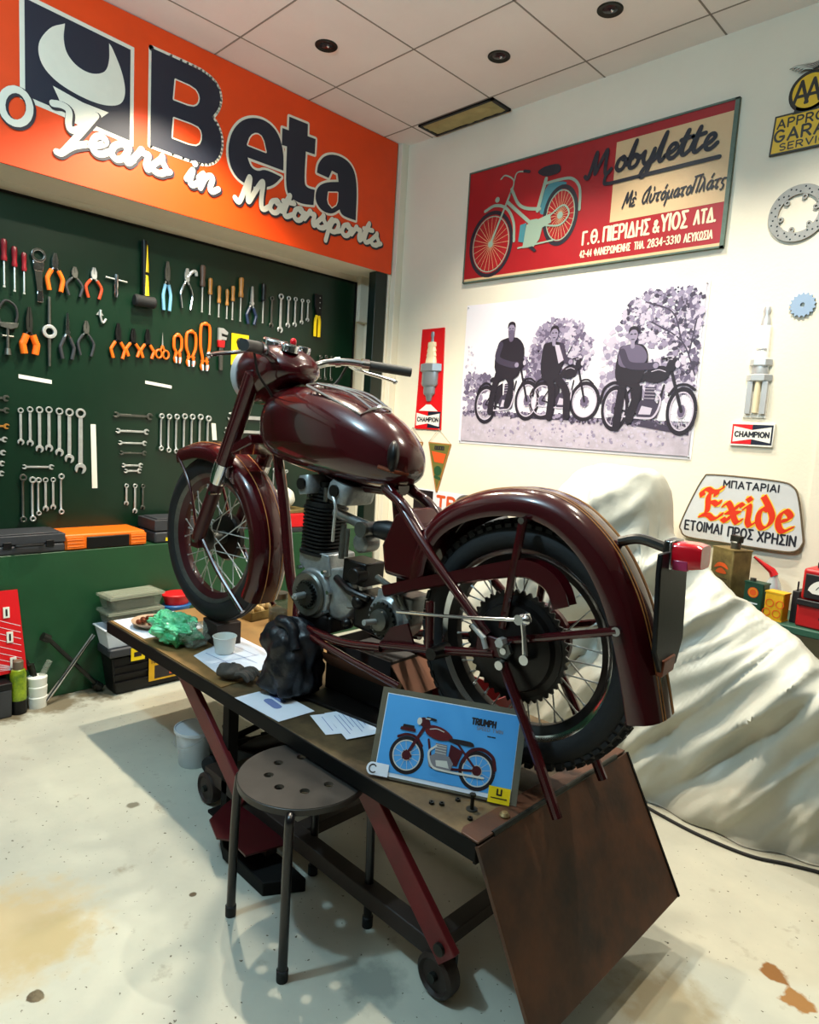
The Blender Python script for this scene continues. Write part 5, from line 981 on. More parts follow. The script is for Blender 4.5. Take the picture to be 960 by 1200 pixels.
rk = MB('chrome'); corners = [(.845, .088, .622), (.845, .045, .630), (.845, -.045, .630), (.845, -.088, .622), (.625, -.084, .553), (.60, -.045, .571), (.592, .0, .578), (.595, .045, .568), (.600, .084, .546)]
rk.tube([Vector(c) for c in corners], .0052, 10, closed=True); rk = rk.build('luggage_rack', tank)
for y in (-.045, 0, .045): bar('rack_bar', [(.845, y, .631), (.70, y, .612), (.596, y, .578 if y == 0 else .570)], .0042, 'chrome', rk, 8)
for x, y in ((.80, .086), (.80, -.086), (.66, .084), (.66, -.084)): bar('rack_foot', [(x, y, .608 if x > .7 else .565), (x, y*.9, .57 if x > .7 else .53)], .0045, 'chrome', rk, 8)
# frame
frm = bar('frame', [(1.10, 0, .44), (1.02, 0, .20), (.955, 0, -.06), (.90, 0, -.13)], .019, 'maroon')
def ft(nm, pts, r=.0135, key='maroon', sm_=True): return bar(nm, pts, r, key, frm, 12, sm_)
ft('top_tube', [(1.06, 0, .50), (.80, 0, .33), (.52, 0, .325)], .016); ft('seat_tube', [(.505, 0, .345), (.455, 0, .12), (.425, 0, -.11)], .018)
m = MB('maroon'); m.tube([(.545, 0, .335), (.475, 0, .345)], .026, 14); m.cyl((.508, -.05, .345), (.508, .05, .345), .018, n=14); m.build('seat_lug', frm)
m = MB('chrome'); m.cyl((.53, .02, .365), (.53, .066, .365), .009, n=8); m.cyl((.50, .03, .372), (.50, .062, .372), .008, n=8); m.build('seat_bolts', frm)
for s_ in (1, -1):
    ft('seat_stay', [(.492, .048*s_, .345), (.30, .085*s_, .20), (.058, .102*s_, .022)], .0135)
    ft('chain_stay', [(.425, .09*s_, -.12), (.24, .098*s_, -.075), (.03, .104*s_, -.018)], .0125)
    ft('cradle_rail', [(.90, .012*s_, -.13), (.83, .07*s_, -.158), (.74, .098*s_, -.162), (.58, .10*s_, -.158), (.425, .092*s_, -.13)], .0135)
    ft('seat_strut', [(.50, .05*s_, .335), (.42, .06*s_, .30), (.345, .06*s_, .235)], .016)
    m = MB('maroon_dull'); m.box((.045, .104*s_, .0), (.085, .012, .05)); m.build('axle_plate', frm, bevel=.004)
ft('stand_tube', [(.762, .105, -.175), (.55, .12, -.190), (.315, .125, -.205)], .011); ft('stand_tube', [(.70, -.10, -.175), (.50, -.12, -.195), (.315, -.125, -.205)], .011)
ft('footrest_stub', [(.245, .115, .065), (.232, .115, -.062)], .0125, sm_=False)
m = MB('oily'); m.cyl((.20, .08, -.065), (.20, .15, -.065), .022, .017, n=14); m.build('footrest_rubber', frm)
m = MB('maroon_dull'); m.prism([(.30, -.10), (.46, -.16), (.40, -.06), (.34, -.03)], .08, .088, RX @ Matrix.Scale(-1, 4, (0, 1, 0))); m.build('gearbox_plate', frm)
# rear stand holding the wheel up
for s_ in (1, -1):
    o = bar('rear_stand_leg', [(-.004, .118*s_, -.03), (-.10, .124*s_, -.17), (-.212, .130*s_, -.350)], .0135); m = MB('chrome'); m.cyl((-.004, .105*s_, -.032), (-.004, .137*s_, -.032), .012, n=10); m.build('pivot_bolt', o)
# engine
cc = MB('cast_alu'); cc.lathe([(0, -.09), (.07, -.09), (.098, -.07), (.102, -.01), (.100, .03), (.086, .05), (.082, .066), (0, .066)], 40, T=Matrix.Translation((.775, 0, -.055)) @ RX)
cc.prism([(.86, .03), (.86, .085), (.72, .085), (.70, .02), (.76, -.02)], -.07, .055, RX @ Matrix.Scale(-1, 4, (0, 1, 0))); cc.box((.69, 0, -.02), (.17, .10, .13), Matrix.Rotation(.25, 3, 'Y')); cc.lathe([(0, 0), (.080, 0), (.084, .02), (.074, .044), (.04, .054), (0, .056)], 34, T=Matrix.Translation((.675, 0, -.045)) @ RX); cc = cc.build('crankcase', bike, bevel=.006)
m = MB('dull_steel'); m.lathe([(.050, .060), (.074, .062), (.076, .072), (.070, .078), (.050, .074)], 36, T=Matrix.Translation((.785, 0, -.06)) @ RX, closed=True); m.build('seal_ring', cc)
m = MB('dark_steel'); o = []
for i in range(22):
    for f_, r in ((0, .036), (.25, .043), (.55, .043), (.8, .036)): o.append((r*cos(2*pi*(i+f_)/22), r*sin(2*pi*(i+f_)/22)))
m.T = Matrix.Translation((.785, 0, -.06)) @ RX; m.holed(o, [(.012*cos(2*pi*i/len(o)), .012*sin(2*pi*i/len(o))) for i in range(len(o))], .072, .088); m.build('drive_sprocket', cc)
m = MB('steel'); m.cyl((.785, .06, -.06), (.785, .128, -.06), .011, n=12); m.cyl((.785, .112, -.06), (.785, .135, -.06), .006, n=8); m.build('crankshaft_end', cc)
m = MB('oily'); m.box((.545, 0, -.06), (.09, .11, .12)); m.box((.76, 0, -.145), (.16, .12, .06)); m.cyl((.56, .05, -.03), (.56, .08, -.03), .022, n=16); m.cyl((.60, .05, -.11), (.60, .08, -.11), .018, n=12); m.build('lower_case', cc, bevel=.012)
for x, z in ((.70, -.10), (.69, -.03), (.84, .02), (.72, .03)): m = MB('chrome'); m.cyl((x, .055, z), (x, .076, z), .007, n=6); m.build('case_bolt', cc)
cy = MB('fin_black')
def se(hs, ht, n=28, e=.62): return [(hs*copysign(abs(cos(2*pi*i/n))**e, cos(2*pi*i/n)), ht*copysign(abs(sin(2*pi*i/n))**e, sin(2*pi*i/n))) for i in range(n)]
cy.prism(se(.044, .047), .07, .245, Matrix.Translation((.805, 0, 0)))
for i in range(12): cy.prism(se(.062, .067) if i < 11 else se(.064, .069), .086+.0125*i, .0915+.0125*i, Matrix.Translation((.805, 0, 0)))
cy.prism(se(.066, .070), .070, .080, Matrix.Translation((.805, 0, 0))); cy = cy.build('cylinder_barrel', bike)
hd = MB('fin_black'); hd.prism(se(.058, .062), .232, .248, Matrix.Translation((.805, 0, 0)))
for i in range(4): hd.prism(se(.050-.004*i, .056-.004*i), .254+.012*i, .2595+.012*i, Matrix.Translation((.805, 0, 0)))
hd.prism(se(.034, .040), .24, .315, Matrix.Translation((.805, 0, 0))); hd = hd.build('cylinder_head', bike)
for x, k in ((.835, .036), (.680, .050)):
    m = MB('cast_alu'); m.T = Tm((x, .012, .300), ry=.22 if x > .8 else -.22); m.loft([[Vector((k*q*c[0]/.5, c[1]*q2, zz)) for c in se(.5, .075, 20, .5)] for q, q2, zz in ((.9, 1, -.03), (1, 1, -.02), (1, 1, .018), (.85, .92, .032))]); o = m.build('rocker_box', hd)
    m = MB('oily'); m.cyl((x+.002, .075, .304), (x+.002, .094, .304), .019, n=18); m.build('cover_cap', o)
for x in (.845, .770): bar('pushrod_tube', [(x, .02, .23), (x, .022, .30)], .0085, 'dull_steel', hd)
for x, y in ((.765, .045), (.845, .045), (.765, -.045), (.845, -.045)): m = MB('dull_steel'); m.cyl((x, y, .255), (x, y, .30), .007, n=6); m.build('head_bolt', hd)
bar('oil_pipe', [(.70, .085, .30), (.665, .095, .26), (.67, .09, .20), (.69, .07, .14)], .005, 'steel', hd)
cb = MB('alu'); cb.tube([(.725, .03, .225), (.64, .035, .215), (.56, .04, .205)], [.017, .016, .019], 16); cb.cyl((.555, .0, .205), (.555, .078, .205), .021, n=20); cb.lathe([(0, .0), (.030, .002), (.032, .02), (.031, .060), (.024, .066), (0, .068)], 22, T=Matrix.Translation((.578, .0, .155)) @ RX); cb = cb.build('carburettor', bike)
m = MB('dull_steel'); m.cyl((.555, .078, .205), (.555, .092, .205), .024, n=20); m.build('cap', cb); m = MB('fin_black'); m.tube([(.54, .03, .205), (.50, .03, .208), (.47, .02, .208)], [.026, .032, .028], 16); m.build('intake', cb)
m = MB('dull_steel'); m.cyl((.655, .06, .20), (.655, .06, .09), .010, n=10); m.cyl((.635, .06, .19), (.635, .06, .10), .007, n=10); m.build('fuel_taps', cb)
m = MB('oily'); m.box((.60, .01, .055), (.10, .09, .075)); m.cyl((.57, .04, .055), (.57, .09, .055), .026, n=18); m.tube([(.68, .05, .02), (.60, .07, .0), (.52, .06, -.01)], .014, 8); m.build('magneto', bike, bevel=.006)
gb = MB('cast_alu'); T = Matrix.Translation((.455, 0, -.055)) @ RX; gb.lathe([(0, -.06), (.07, -.055), (.078, -.02), (.076, .046), (.060, .060), (0, .064)], 34, T=T); gb.box((.43, .0, -.015), (.14, .10, .09)); gb = gb.build('gearbox', bike, bevel=.008)
m = MB('dark_steel'); o = []
for i in range(19):
    for f_, r in ((0, .046), (.25, .054), (.55, .054), (.8, .046)): o.append((r*cos(2*pi*(i+f_)/19), r*sin(2*pi*(i+f_)/19)))
m.T = T; m.holed(o, [(.014*cos(2*pi*i/len(o)), .014*sin(2*pi*i/len(o))) for i in range(len(o))], .064, .072); m.use('dull_steel'); m.lathe([(.012, .072), (.034, .072), (.032, .086), (.02, .09), (.012, .09)], 20); m.build('clutch_sprocket', gb)
m = MB('steel'); m.cyl((.46, .08, -.06), (.465, .135, -.055), .009, n=10); m.build('gearbox_shaft', gb)
m = MB('dull_steel'); m.tube([(.40, .05, .0), (.44, .06, .05), (.50, .055, .065)], .010, 10); m.tube([(.36, .05, -.03), (.40, .06, .03)], .008, 8); m.build('gear_lever', gb)
# oil tank behind the carburettor
m = MB('maroon_dull'); m.prism([(.325, .085), (.345, .25), (.40, .300), (.445, .27), (.485, .17), (.465, .085)], -.095, .070, RX @ Matrix.Scale(-1, 4, (0, 1, 0))); m.mats[0] = 'maroon'; m.build('oil_tank', bike, bevel=.014, segs=3)
# chain guard and brake gear
G = cr([Vector((x, 0, z)) for x, z in ((.435, .03), (.28, .095), (.12, .155), (.0, .195), (-.055, .192), (-.09, .172), (-.11, .135))], 6)
secs = []
for i, p in enumerate(G):
    t_ = (G[min(i+1, len(G)-1)]-G[max(i-1, 0)]).normalized(); nr = Vector((t_.z, 0, -t_.x)); k = .030 if i < 8 else .030+.014*min(1, (i-8)/14)
    secs.append([p+Vector((0, y, 0))+nr*d for y, d in ((.052, k), (.052, 0), (.060, -.006), (.086, -.006), (.094, 0), (.094, k), (.091, k), (.090, .003), (.058, .003), (.055, k))])
m = MB('maroon'); m.loft(secs); m.build('chain_guard', bike, sharp=50)
br = bar('brake_rod', [(.345, .132, .012), (.15, .132, .052), (-.055, .128, .10)], .0048, 'chrome')
m = MB('chrome'); m.tube([(-.045, .118, .10), (-.055, .118, .055), (-.066, .116, .0)], [.008, .0065, .009], 10); m.cyl((-.045, .10, .10), (-.045, .142, .10), .013, n=12); m.cyl((-.066, .09, .0), (-.066, .128, .0), .013, n=12); m.ball((-.06, .128, .102), .014, 12, 8); m.build('brake_lever', br)
m = MB('steel'); m.tube([(.085, .115, .03), (.062, .118, .018), (.05, .118, -.008)], .007, 8); m.cyl((.105, .11, .036), (.055, .12, .018), .006, n=8); m.cyl((.01, .10, .02), (.01, .125, .02), .013, n=6); m.build('chain_adjuster', bike)
# tail
tb = bar('tail_bracket', [(-.215, .0, .335), (-.275, .0, .338), (-.345, .0, .322)], .013, 'aa_black', smooth=False) if 0 else bar('tail_bracket', [(-.212, .0, .318), (-.26, .0, .334), (-.33, .0, .325)], .0125, 'aa_black')
m = MB('black_plastic'); m.T = Tm((-.352, 0, .185), ry=.10); m.prism([(-.085, .14), (.085, .14), (.092, .10), (.09, -.08), (.05, -.135), (-.05, -.135), (-.09, -.08), (-.092, .10)], -.006, .006, Matrix.Rotation(pi/2, 4, 'Z') @ Matrix.Rotation(pi/2, 4, 'X')); pl = m.build('number_plate', bike, bevel=.003)
m = MB('copper_parts'); m.T = Tm((-.352, 0, .06)); m.b2((-.022, -.03, -.02), (-.006, .05, .02)); m.build('reflector', pl, bevel=.004)
m = MB('aa_black'); m.box((-.338, 0, .315), (.03, .06, .07)); m.build('lamp_holder', pl, bevel=.006)
tl = MB('lens_red'); tl.T = Tm((-.355, 0, .318), ry=.08); tl.loft([[Vector((x, a, b)) for a, b in se(.040*k, .030*k, 24, .4)] for x, k in ((.012, .95), (.0, 1), (-.035, 1), (-.055, .86))]); tl = tl.build('tail_lamp', bike, sharp=45)
m = MB('lens_pink'); m.T = Tm((-.355, 0, .318), ry=.08); m.b2((-.03, -.034, -.0315), (.004, .0405, -.008)); m.build('plate_window', tl, bevel=.003)
m = MB('chrome'); m.T = Tm((-.355, 0, .318), ry=.08); m.b2((.006, -.042, -.032), (.013, .042, .032)); m.build('lamp_bezel', tl, bevel=.003)

# ================================================================== LIFT TABLE
X0, X1, Y0, Y1, ZT = -2.885, -.832, 1.138, 1.818, .50
lift = thing('motorcycle_lift', 'long low steel scissor lift table with dark top and red arms carrying the maroon motorcycle', 'lift table', (0, 0, 0))
m = MB('table_steel'); m.b2((X0, Y0, ZT-.012), (X1, Y1, ZT)); m.build('table_top', lift, bevel=.002)
m = MB('plywood'); m.prism([(X0+.015, Y0+.004), (-1.94, Y0+.004), (-1.97, 1.36), (-2.02, Y1-.01), (X0+.015, Y1-.01)], ZT, ZT+.004); m.build('plywood_sheet', lift)
m = MB('black_edge')
for y in (Y0, Y1-.006): m.b2((X0, y-.004, ZT-.048), (X1, y+.006, ZT-.001))
m.b2((X0-.004, Y0, ZT-.048), (X0+.006, Y1, ZT-.001)); m.b2((X1-.01, Y0, ZT-.055), (X1, Y1, ZT-.012)); m.build('edge_frame', lift, bevel=.002)
m = MB('rust'); m.prism([(X1-.055, Y0+.015), (X1-.045, Y0-.004), (X1+.006, Y0-.006), (X1+.006, Y1+.004), (X1-.03, Y1+.002), (X1-.05, Y1-.02)], ZT+.0005, ZT+.006); m.build('hinge_flange', lift, bevel=.002)
ramp = MB('rust'); a, b = Vector((X1+.004, 0, ZT-.004)), Vector((-.637, 0, .140)); d = (b-a).normalized(); nr = Vector((-d.z, 0, d.x))*.006
for p, q in ((Y0-.008, Y1+.008),): ramp.add([a+Vector((0, p, 0))+nr, b+Vector((0, p-.006, 0))+nr, b+Vector((0, q+.006, 0))+nr, a+Vector((0, q, 0))+nr, a+Vector((0, p, 0))-nr, b+Vector((0, p-.006, 0))-nr, b+Vector((0, q+.006, 0))-nr, a+Vector((0, q, 0))-nr], [(0,1,2,3),(7,6,5,4),(0,4,5,1),(1,5,6,2),(2,6,7,3),(3,7,4,0)])
ramp = ramp.build('ramp', lift, bevel=.002)
m = MB('black_edge'); m.add([a+Vector((0, Y1+.006, 0))+nr*1.4, b+Vector((0, Y1+.012, 0))+nr*1.4, b+Vector((0, Y1+.020, 0))+nr*1.4, a+Vector((0, Y1+.014, 0))+nr*1.4, a+Vector((0, Y1+.006, 0))-nr*4, b+Vector((0, Y1+.012, 0))-nr*4, b+Vector((0, Y1+.020, 0))-nr*4, a+Vector((0, Y1+.014, 0))-nr*4], [(0,1,2,3),(7,6,5,4),(0,4,5,1),(1,5,6,2),(2,6,7,3),(3,7,4,0)]); m.build('ramp_edge', ramp)
m = MB('dark_steel'); m.cyl((X1+.004, Y0+.05, ZT+.002), (X1+.004, Y1-.05, ZT+.002), .007, n=10); m.build('hinge_pin', lift)
for p, q in (((-2.31, .462), (-1.865, .135)), ((-1.275, .455), (-.945, .150))):
    for y in (1.185, 1.745):
        d = Vector((q[0]-p[0], 0, q[1]-p[1])).normalized(); n_ = Vector((-d.z, 0, d.x))
        m = MB('lift_red'); w = .036
        vs = []
        for yy in (y-.011, y+.011): vs += [Vector((p[0], yy, p[1]))-n_*w-d*.02, Vector((q[0], yy, q[1]))-n_*w+d*.03, Vector((q[0], yy, q[1]))+n_*w+d*.03, Vector((p[0], yy, p[1]))+n_*w-d*.02]
        m.add(vs, [(0,1,2,3),(7,6,5,4),(0,4,5,1),(1,5,6,2),(2,6,7,3),(3,7,4,0)]); arm = m.build('scissor_arm', lift, bevel=.003)
        m = MB('dark_steel'); m.cyl((q[0], y-.02, q[1]), (q[0], y+.02, q[1]), .016, n=12); m.cyl((p[0], y-.02, p[1]), (p[0], y+.02, p[1]), .016, n=12); m.build('pivot_pins', arm)
for y in (1.215, 1.715): m = MB('rail_brown'); m.b2((-2.12, y-.025, .085), (-.955, y+.025, .135)); m.build('base_rail', lift, bevel=.003)
for x in (-2.06, -1.60, -1.0): m = MB('rail_brown'); m.b2((x-.025, 1.235, .09), (x+.025, 1.70, .13)); m.build('cross_bar', lift, bevel=.003)
for x in (-.965, -2.10):
    for y in (1.20, 1.73):
        m = MB('rail_brown'); m.lathe([(.0, -.024), (.040, -.024), (.056, -.018), (.058, 0), (.056, .018), (.046, .024), (.040, .016), (0, .016)], 28, T=Matrix.Translation((x, y, .058)) @ Matrix.Rotation(pi/2, 4, 'X')); w = m.build('roller', lift)
        m = MB('dark_steel'); m.cyl((x, y-.03, .058), (x, y+.05, .058), .012, n=10); m.b2((x-.03, y+.026, .04), (x+.03, y+.036, .12)); m.build('axle_bracket', w)
m = MB('black_edge'); m.tube([(-1.92, 1.50, .15), (-1.45, 1.48, .34)], .03, 14); m.tube([(-1.50, 1.48, .32), (-1.32, 1.475, .40)], .016, 12); m.build('hydraulic_ram', lift)
m = MB('black_edge'); m.b2((-2.005, 1.19, .0), (-1.965, 1.23, ZT-.02)); m.b2((-2.04, 1.16, 0), (-1.93, 1.26, .012)); m.build('support_post', lift, bevel=.002)
m = MB('black_edge'); m.cyl((-2.30, 1.20, .40), (-1.98, 1.21, .44), .010, n=8); m.cyl((-1.27, 1.21, .30), (-.90, 1.22, .40), .010, n=8); m.build('stay_rod', lift) if 0 else None

# ------------------------------------------------------------------ blocks and boxes that steady the motorcycle
def solid(name, l, cat, a, b, key, rz=0, bevel=.004, group=None):
    c = [(a[i]+b[i])/2 for i in range(3)]; m = MB(key); m.b2([a[i]-c[i] for i in range(3)], [b[i]-c[i] for i in range(3)]); o = m.build(name, bevel=bevel); o.location = c; o.rotation_euler = (0, 0, rz); return tag(o, l, cat, group)
solid('wooden_block', 'dark worn wooden block lying under the front tyre of the motorcycle', 'wooden block', (-2.43, 1.335, .504), (-2.30, 1.44, .596), 'rail_brown', -.08)
solid('wooden_block', 'pale upright wooden block between the front tyre and the engine', 'wooden block', (-2.36, 1.70, .504), (-2.30, 1.78, .70), 'pine', .2)
t = thing('glass_jar', 'dusty glass jar standing behind the front tyre beside the upright wooden block', 'jar', (-2.42, 1.70, .504))
m = MB('clear_plastic'); m.lathe([(0, 0), (.042, 0), (.045, .01), (.045, .10), (.034, .12), (.034, .135)], 22); m.build('glass', t); m = MB('dull_steel'); m.lathe([(.036, .125), (.038, .15), (0, .152)], 22); m.build('lid', t); m = MB('contents_dark'); m.lathe([(0, .004), (.040, .004), (.041, .07), (0, .075)], 18); m.build('contents', t)
t = thing('parts_tray', 'shallow pale tray of small greasy parts behind the front wheel spokes', 'tray', (-2.68, 1.70, .5045), .1)
m = MB('tin_old'); m.b2((-.15, -.09, 0), (.15, .09, .006))
for a, b in (((-.15, -.09, 0), (.15, -.085, .04)), ((-.15, .085, 0), (.15, .09, .04)), ((-.15, -.09, 0), (-.145, .09, .04)), ((.145, -.09, 0), (.15, .09, .04))): m.b2(a, b)
m.build('tray', t); rng = random.Random(3); m = MB('pine')
for i in range(14): m.ball((rng.uniform(-.12, .12), rng.uniform(-.06, .06), .03), (rng.uniform(.015, .03), rng.uniform(.012, .02), .022), 8, 6)
o = m.build('parts', t); o['kind'] = 'stuff'
t = thing('cardboard_box', 'dark open cardboard box wedged under the engine on the lift', 'cardboard box', (-1.60, 1.548, ZT+.001), .06)
m = MB('cardboard'); w, d, h = .15, .11, .17
for a, b in (((-w, -d, 0), (w, -d+.005, h)), ((-w, d-.005, 0), (w, d, h)), ((-w, -d, 0), (-w+.005, d, h)), ((w-.005, -d, 0), (w, d, h)), ((-w, -d, 0), (w, d, .005))): m.b2(a, b)
m.mats[0] = 'carton_dark'; m.build('carton', t)
m = MB('cardboard'); m.box((.02, -d-.045, h-.045), (.30, .004, .12), Matrix.Rotation(.85, 3, 'X')); m.build('flap', t); m = MB('cardboard'); m.box((w+.04, 0, h-.05), (.004, .22, .12), Matrix.Rotation(-.8, 3, 'Y')); m.build('flap', t)
m = MB('black_rubber'); m.b2((-.13, -.09, .006), (.13, .09, .15)); m.build('stuffing', t, bevel=.02)
t = thing('red_drip_tray', 'dark red metal tray at the far edge of the lift behind the picture card', 'tray', (-1.40, 1.738, ZT+.001), -.03)
m = MB('lift_red'); m.b2((-.19, -.07, 0), (.19, .07, .005))
for a, b in (((-.19, -.07, 0), (.19, -.066, .06)), ((-.19, .066, 0), (.19, .07, .06)), ((-.19, -.07, 0), (-.186, .07, .06)), ((.186, -.07, 0), (.19, .07, .06))): m.b2(a, b)
o = m.build('pan', t)
t = thing('steel_plate', 'blackened flat steel plate lying on the lift in front of the cardboard box', 'steel plate', (-1.56, 1.37, ZT+.001), .12)
m = MB('oily'); m.prism([(-.16, -.05), (.19, -.045), (.20, .05), (-.15, .055)], 0, .012); m.build('plate', t, bevel=.002)

# ------------------------------------------------------------------ black bag, glove, green bag, bowl, cup
def blob(name, key, f, nu=40, nv=24, parent=None):
    m = MB(key); m.grid(lambda u, v: f(2*pi*u, pi*v), nu, nv, wrapu=True); return m.build(name, parent, sharp=70)
t = thing('black_bag', 'slumped black bag standing on the lift left of the engine', 'bag', (-1.765, 1.30, ZT+.003)); t.scale = (.86, .84, .88)
def f(a, b):
    z = (1-cos(b))/2; r = (.118 if z < .62 else .118-.05*((z-.62)/.38)**1.6)*min(1, (sin(b)*1.6)**.6 if sin(b) > 1e-6 else 0)
    k = 1+.26*noise.noise((cos(a)*1.7, sin(a)*1.7, z*3))+.16*noise.noise((cos(a)*4, sin(a)*4, z*6))+.08*abs(noise.noise((cos(a)*9, sin(a)*9, z*12)))
    return (r*k*cos(a), r*k*.88*sin(a), .285*z*(1+.05*sin(a*2)))
blob('bag_body', 'bag_black', f, 56, 36, t); m = MB('bag_black'); m.tube(cr([Vector(p) for p in ((-.05, -.02, .262), (-.01, -.05, .285), (.04, -.04, .275), (.085, -.05, .20))], 5), [.02]*4+[.026]*8+[.022]*4, 12); m.build('rolled_top', t)
t = thing('work_glove', 'grubby grey work glove crumpled at the front edge of the lift', 'glove', (-1.985, 1.205, ZT+.006), .5)
blob('palm', 'glove_grey', lambda a, b: (.055*sin(b)*cos(a)*(1+.25*noise.noise((cos(a)*2, sin(a)*2, b))), .038*sin(b)*sin(a)*(1+.25*noise.noise((cos(a)*2, sin(a)*2, b+4))), .026*(1-cos(b))*(1+.2*noise.noise((cos(a)*3, sin(a)*3, b)))), 28, 16, t)
for i in range(4): m = MB('glove_grey'); m.tube(cr([Vector((.035, -.024+.016*i, .026)), Vector((.065, -.03+.02*i, .034)), Vector((.088+.006*(i % 2), -.034+.022*i, .014))], 4), [.011]*7+[.010, .007], 8); m.build('finger', t)
t = thing('green_bag', 'translucent bright green plastic bag crumpled near the far end of the lift', 'bag', (-2.445, 1.225, ZT+.006), .25)
def f(a, b):
    p = Vector((sin(b)*cos(a), sin(b)*sin(a), cos(b))); k = 1+.35*noise.noise(p*2.2)+.22*abs(noise.noise(p*6))
    return (.105*k*p.x, .066*k*p.y, .062+.062*k*(-p.z if p.z > 0 else -p.z))
m = MB('green_bag'); m.grid(lambda u, v: f(2*pi*u, pi*v), 90, 48, wrapu=True); o = m.build('crumpled_film', t, sharp=25)
m = MB('clear_plastic')
def f2(a, b):
    p = Vector((sin(b)*cos(a), sin(b)*sin(a), cos(b))); k = 1+.4*noise.noise(p*3+Vector((5, 0, 0))); return (.085+.07*k*p.x, .012+.05*k*p.y, max(.002, .05-.05*k*p.z))
m.grid(lambda u, v: f2(2*pi*u, pi*v), 50, 26, wrapu=True); m.build('clear_film', t, sharp=25)
t = thing('parts_bowl', 'shallow bowl of coppery parts on the white sheet at the far end of the lift', 'bowl', (-2.70, 1.255, ZT+.006))
m = MB('bowl_rim'); m.lathe([(0, .004), (.045, .004), (.082, .026), (.088, .028), (.086, .022), (.05, 0), (0, 0)], 36); m.build('bowl', t); rng = random.Random(8); m = MB('copper_parts')
for i in range(26): a, r = rng.random()*6.28, .058*sqrt(rng.random()); m.ball((r*cos(a), r*sin(a), .022), (.016, .012, .011), 8, 6)
o = m.build('parts', t); o['kind'] = 'stuff'
t = thing('white_cup', 'small white plastic cup standing on the large paper sheet on the lift', 'cup', (-2.235, 1.325, ZT+.007)); m = MB('cup_white'); m.lathe([(0, 0), (.034, 0), (.036, .004), (.044, .062), (.047, .064), (.044, .066), (.041, .062), (.033, .006), (0, .006)], 32); m.build('cup', t)

# ------------------------------------------------------------------ papers on the lift
def paper(l, quad, z, key='paper', prints=(), curl=0, group='papers on the lift'):
    m = MB(key); c = Vector((sum(p[0] for p in quad)/4, sum(p[1] for p in quad)/4, z)); P = [Vector((p[0], p[1], 0))-Vector((c.x, c.y, 0)) for p in quad]
    def g(u, v):
        p = (P[0]*(1-u)+P[1]*u)*(1-v)+(P[3]*(1-u)+P[2]*u)*v; return (p.x, p.y, .0008+curl*(max(0, v-.75)*4)**2*.02*(1-u)+.0012*sin(u*5)*curl)
    m.grid(g, 12, 12)
    vs = len(m.v); m.use(key); m.grid(lambda u, v: tuple(Vector(g(u, v))-Vector((0, 0, .0006))), 12, 12)
    t = thing('paper_sheet', l, 'paper', tuple(c), group=group); m.build('sheet', t, sharp=60, recalc=False)
    if prints:
        m = MB('paper_print')
        for u0, v0, u1, v1, w in prints: m.stroke([g(u0, v0)[:2], g(u1, v1)[:2]], w, .0013)
        m.build('print', t, flat=True)
ln = lambda v0, v1, n, a=.15, b=.85: [(a, v0+(v1-v0)*i/n, b-.1*(i % 3), v0+(v1-v0)*i/n, .0022) for i in range(n+1)]
paper('white paper sheet under the shallow bowl at the far end of the lift', [(-2.865, 1.155), (-2.56, 1.155), (-2.56, 1.43), (-2.865, 1.43)], ZT+.0045)
paper('large paper sheet with faint drawing under the small white cup', [(-2.27, 1.215), (-2.02, 1.19), (-1.97, 1.47), (-2.40, 1.475)], ZT+.0045, prints=[(.1, .2, .7, .3, .003), (.2, .5, .8, .6, .002), (.5, .1, .6, .8, .002), (.15, .7, .6, .75, .002)])
paper('single printed sheet hanging over the front edge of the lift, left of the loose pile', [(-1.84, 1.133), (-1.605, 1.142), (-1.60, 1.275), (-1.835, 1.275)], ZT+.002, prints=[(.35, .5, .6, .45, .03), (.2, .75, .5, .72, .02)])
paper('lowest sheet of the loose paper pile left of the picture card', [(-1.585, 1.245), (-1.45, 1.20), (-1.365, 1.37), (-1.50, 1.43)], ZT+.0015, prints=ln(.15, .85, 8))
paper('middle sheet of the loose paper pile, its corner towards the picture card', [(-1.52, 1.33), (-1.40, 1.27), (-1.335, 1.40), (-1.46, 1.47)], ZT+.003)
paper('top sheet of the loose paper pile left of the picture card', [(-1.565, 1.285), (-1.385, 1.225), (-1.355, 1.33), (-1.53, 1.395)], ZT+.0045, prints=ln(.2, .8, 5))

# ------------------------------------------------------------------ leaning picture card
A, Bp = Vector((-1.197, 1.144, ZT+.004)), Vector((-.859, 1.315, ZT+.007)); d = (Bp-A).normalized(); th = radians(66); nh = Vector((-d.y, d.x, 0)); up = nh*cos(th)+Vector((0, 0, 1))*sin(th); up = (up-d*up.dot(d)).normalized(); zz = d.cross(up)
t = thing('picture_card', 'laminated blue picture of a maroon motorcycle leaning against the rear stand', 'picture', T=Matrix(((d.x, up.x, zz.x, A.x), (d.y, up.y, zz.y, A.y), (d.z, up.z, zz.z, A.z), (0, 0, 0, 1))))
w, h = .379, .226
m = MB('laminate'); m.prism([(-.004, 0), (w+.004, 0), (w+.004, h), (-.004, h)], 0, .0015); m.build('laminate', t)
m = MB('paper'); m.rect(.012, .006, w-.012, h-.014, .0018); m.use('card_blue'); m.rect(.014, .016, w-.013, h-.016, .0023); m.build('picture_sheet', t, flat=True)
KC = dict(tyre='print_dark', rim='print_silver', drum='print_maroon', body='print_maroon', engine='print_grey', hi='print_silver', tank='print_red', seat='print_dark')
m = MB(); moto2d(m, (.276, .062), (.090, .066), .046, KC, .0030, 1.0); m.use('print_maroon'); m.poly([(.062, .126), (.105, .126), (.104, .134), (.064, .134)], .0052); m.use('print_dark'); m.poly([(.068, .134), (.100, .134), (.099, .141), (.070, .141)], .0052); m.build('motorcycle_picture', t, flat=True)
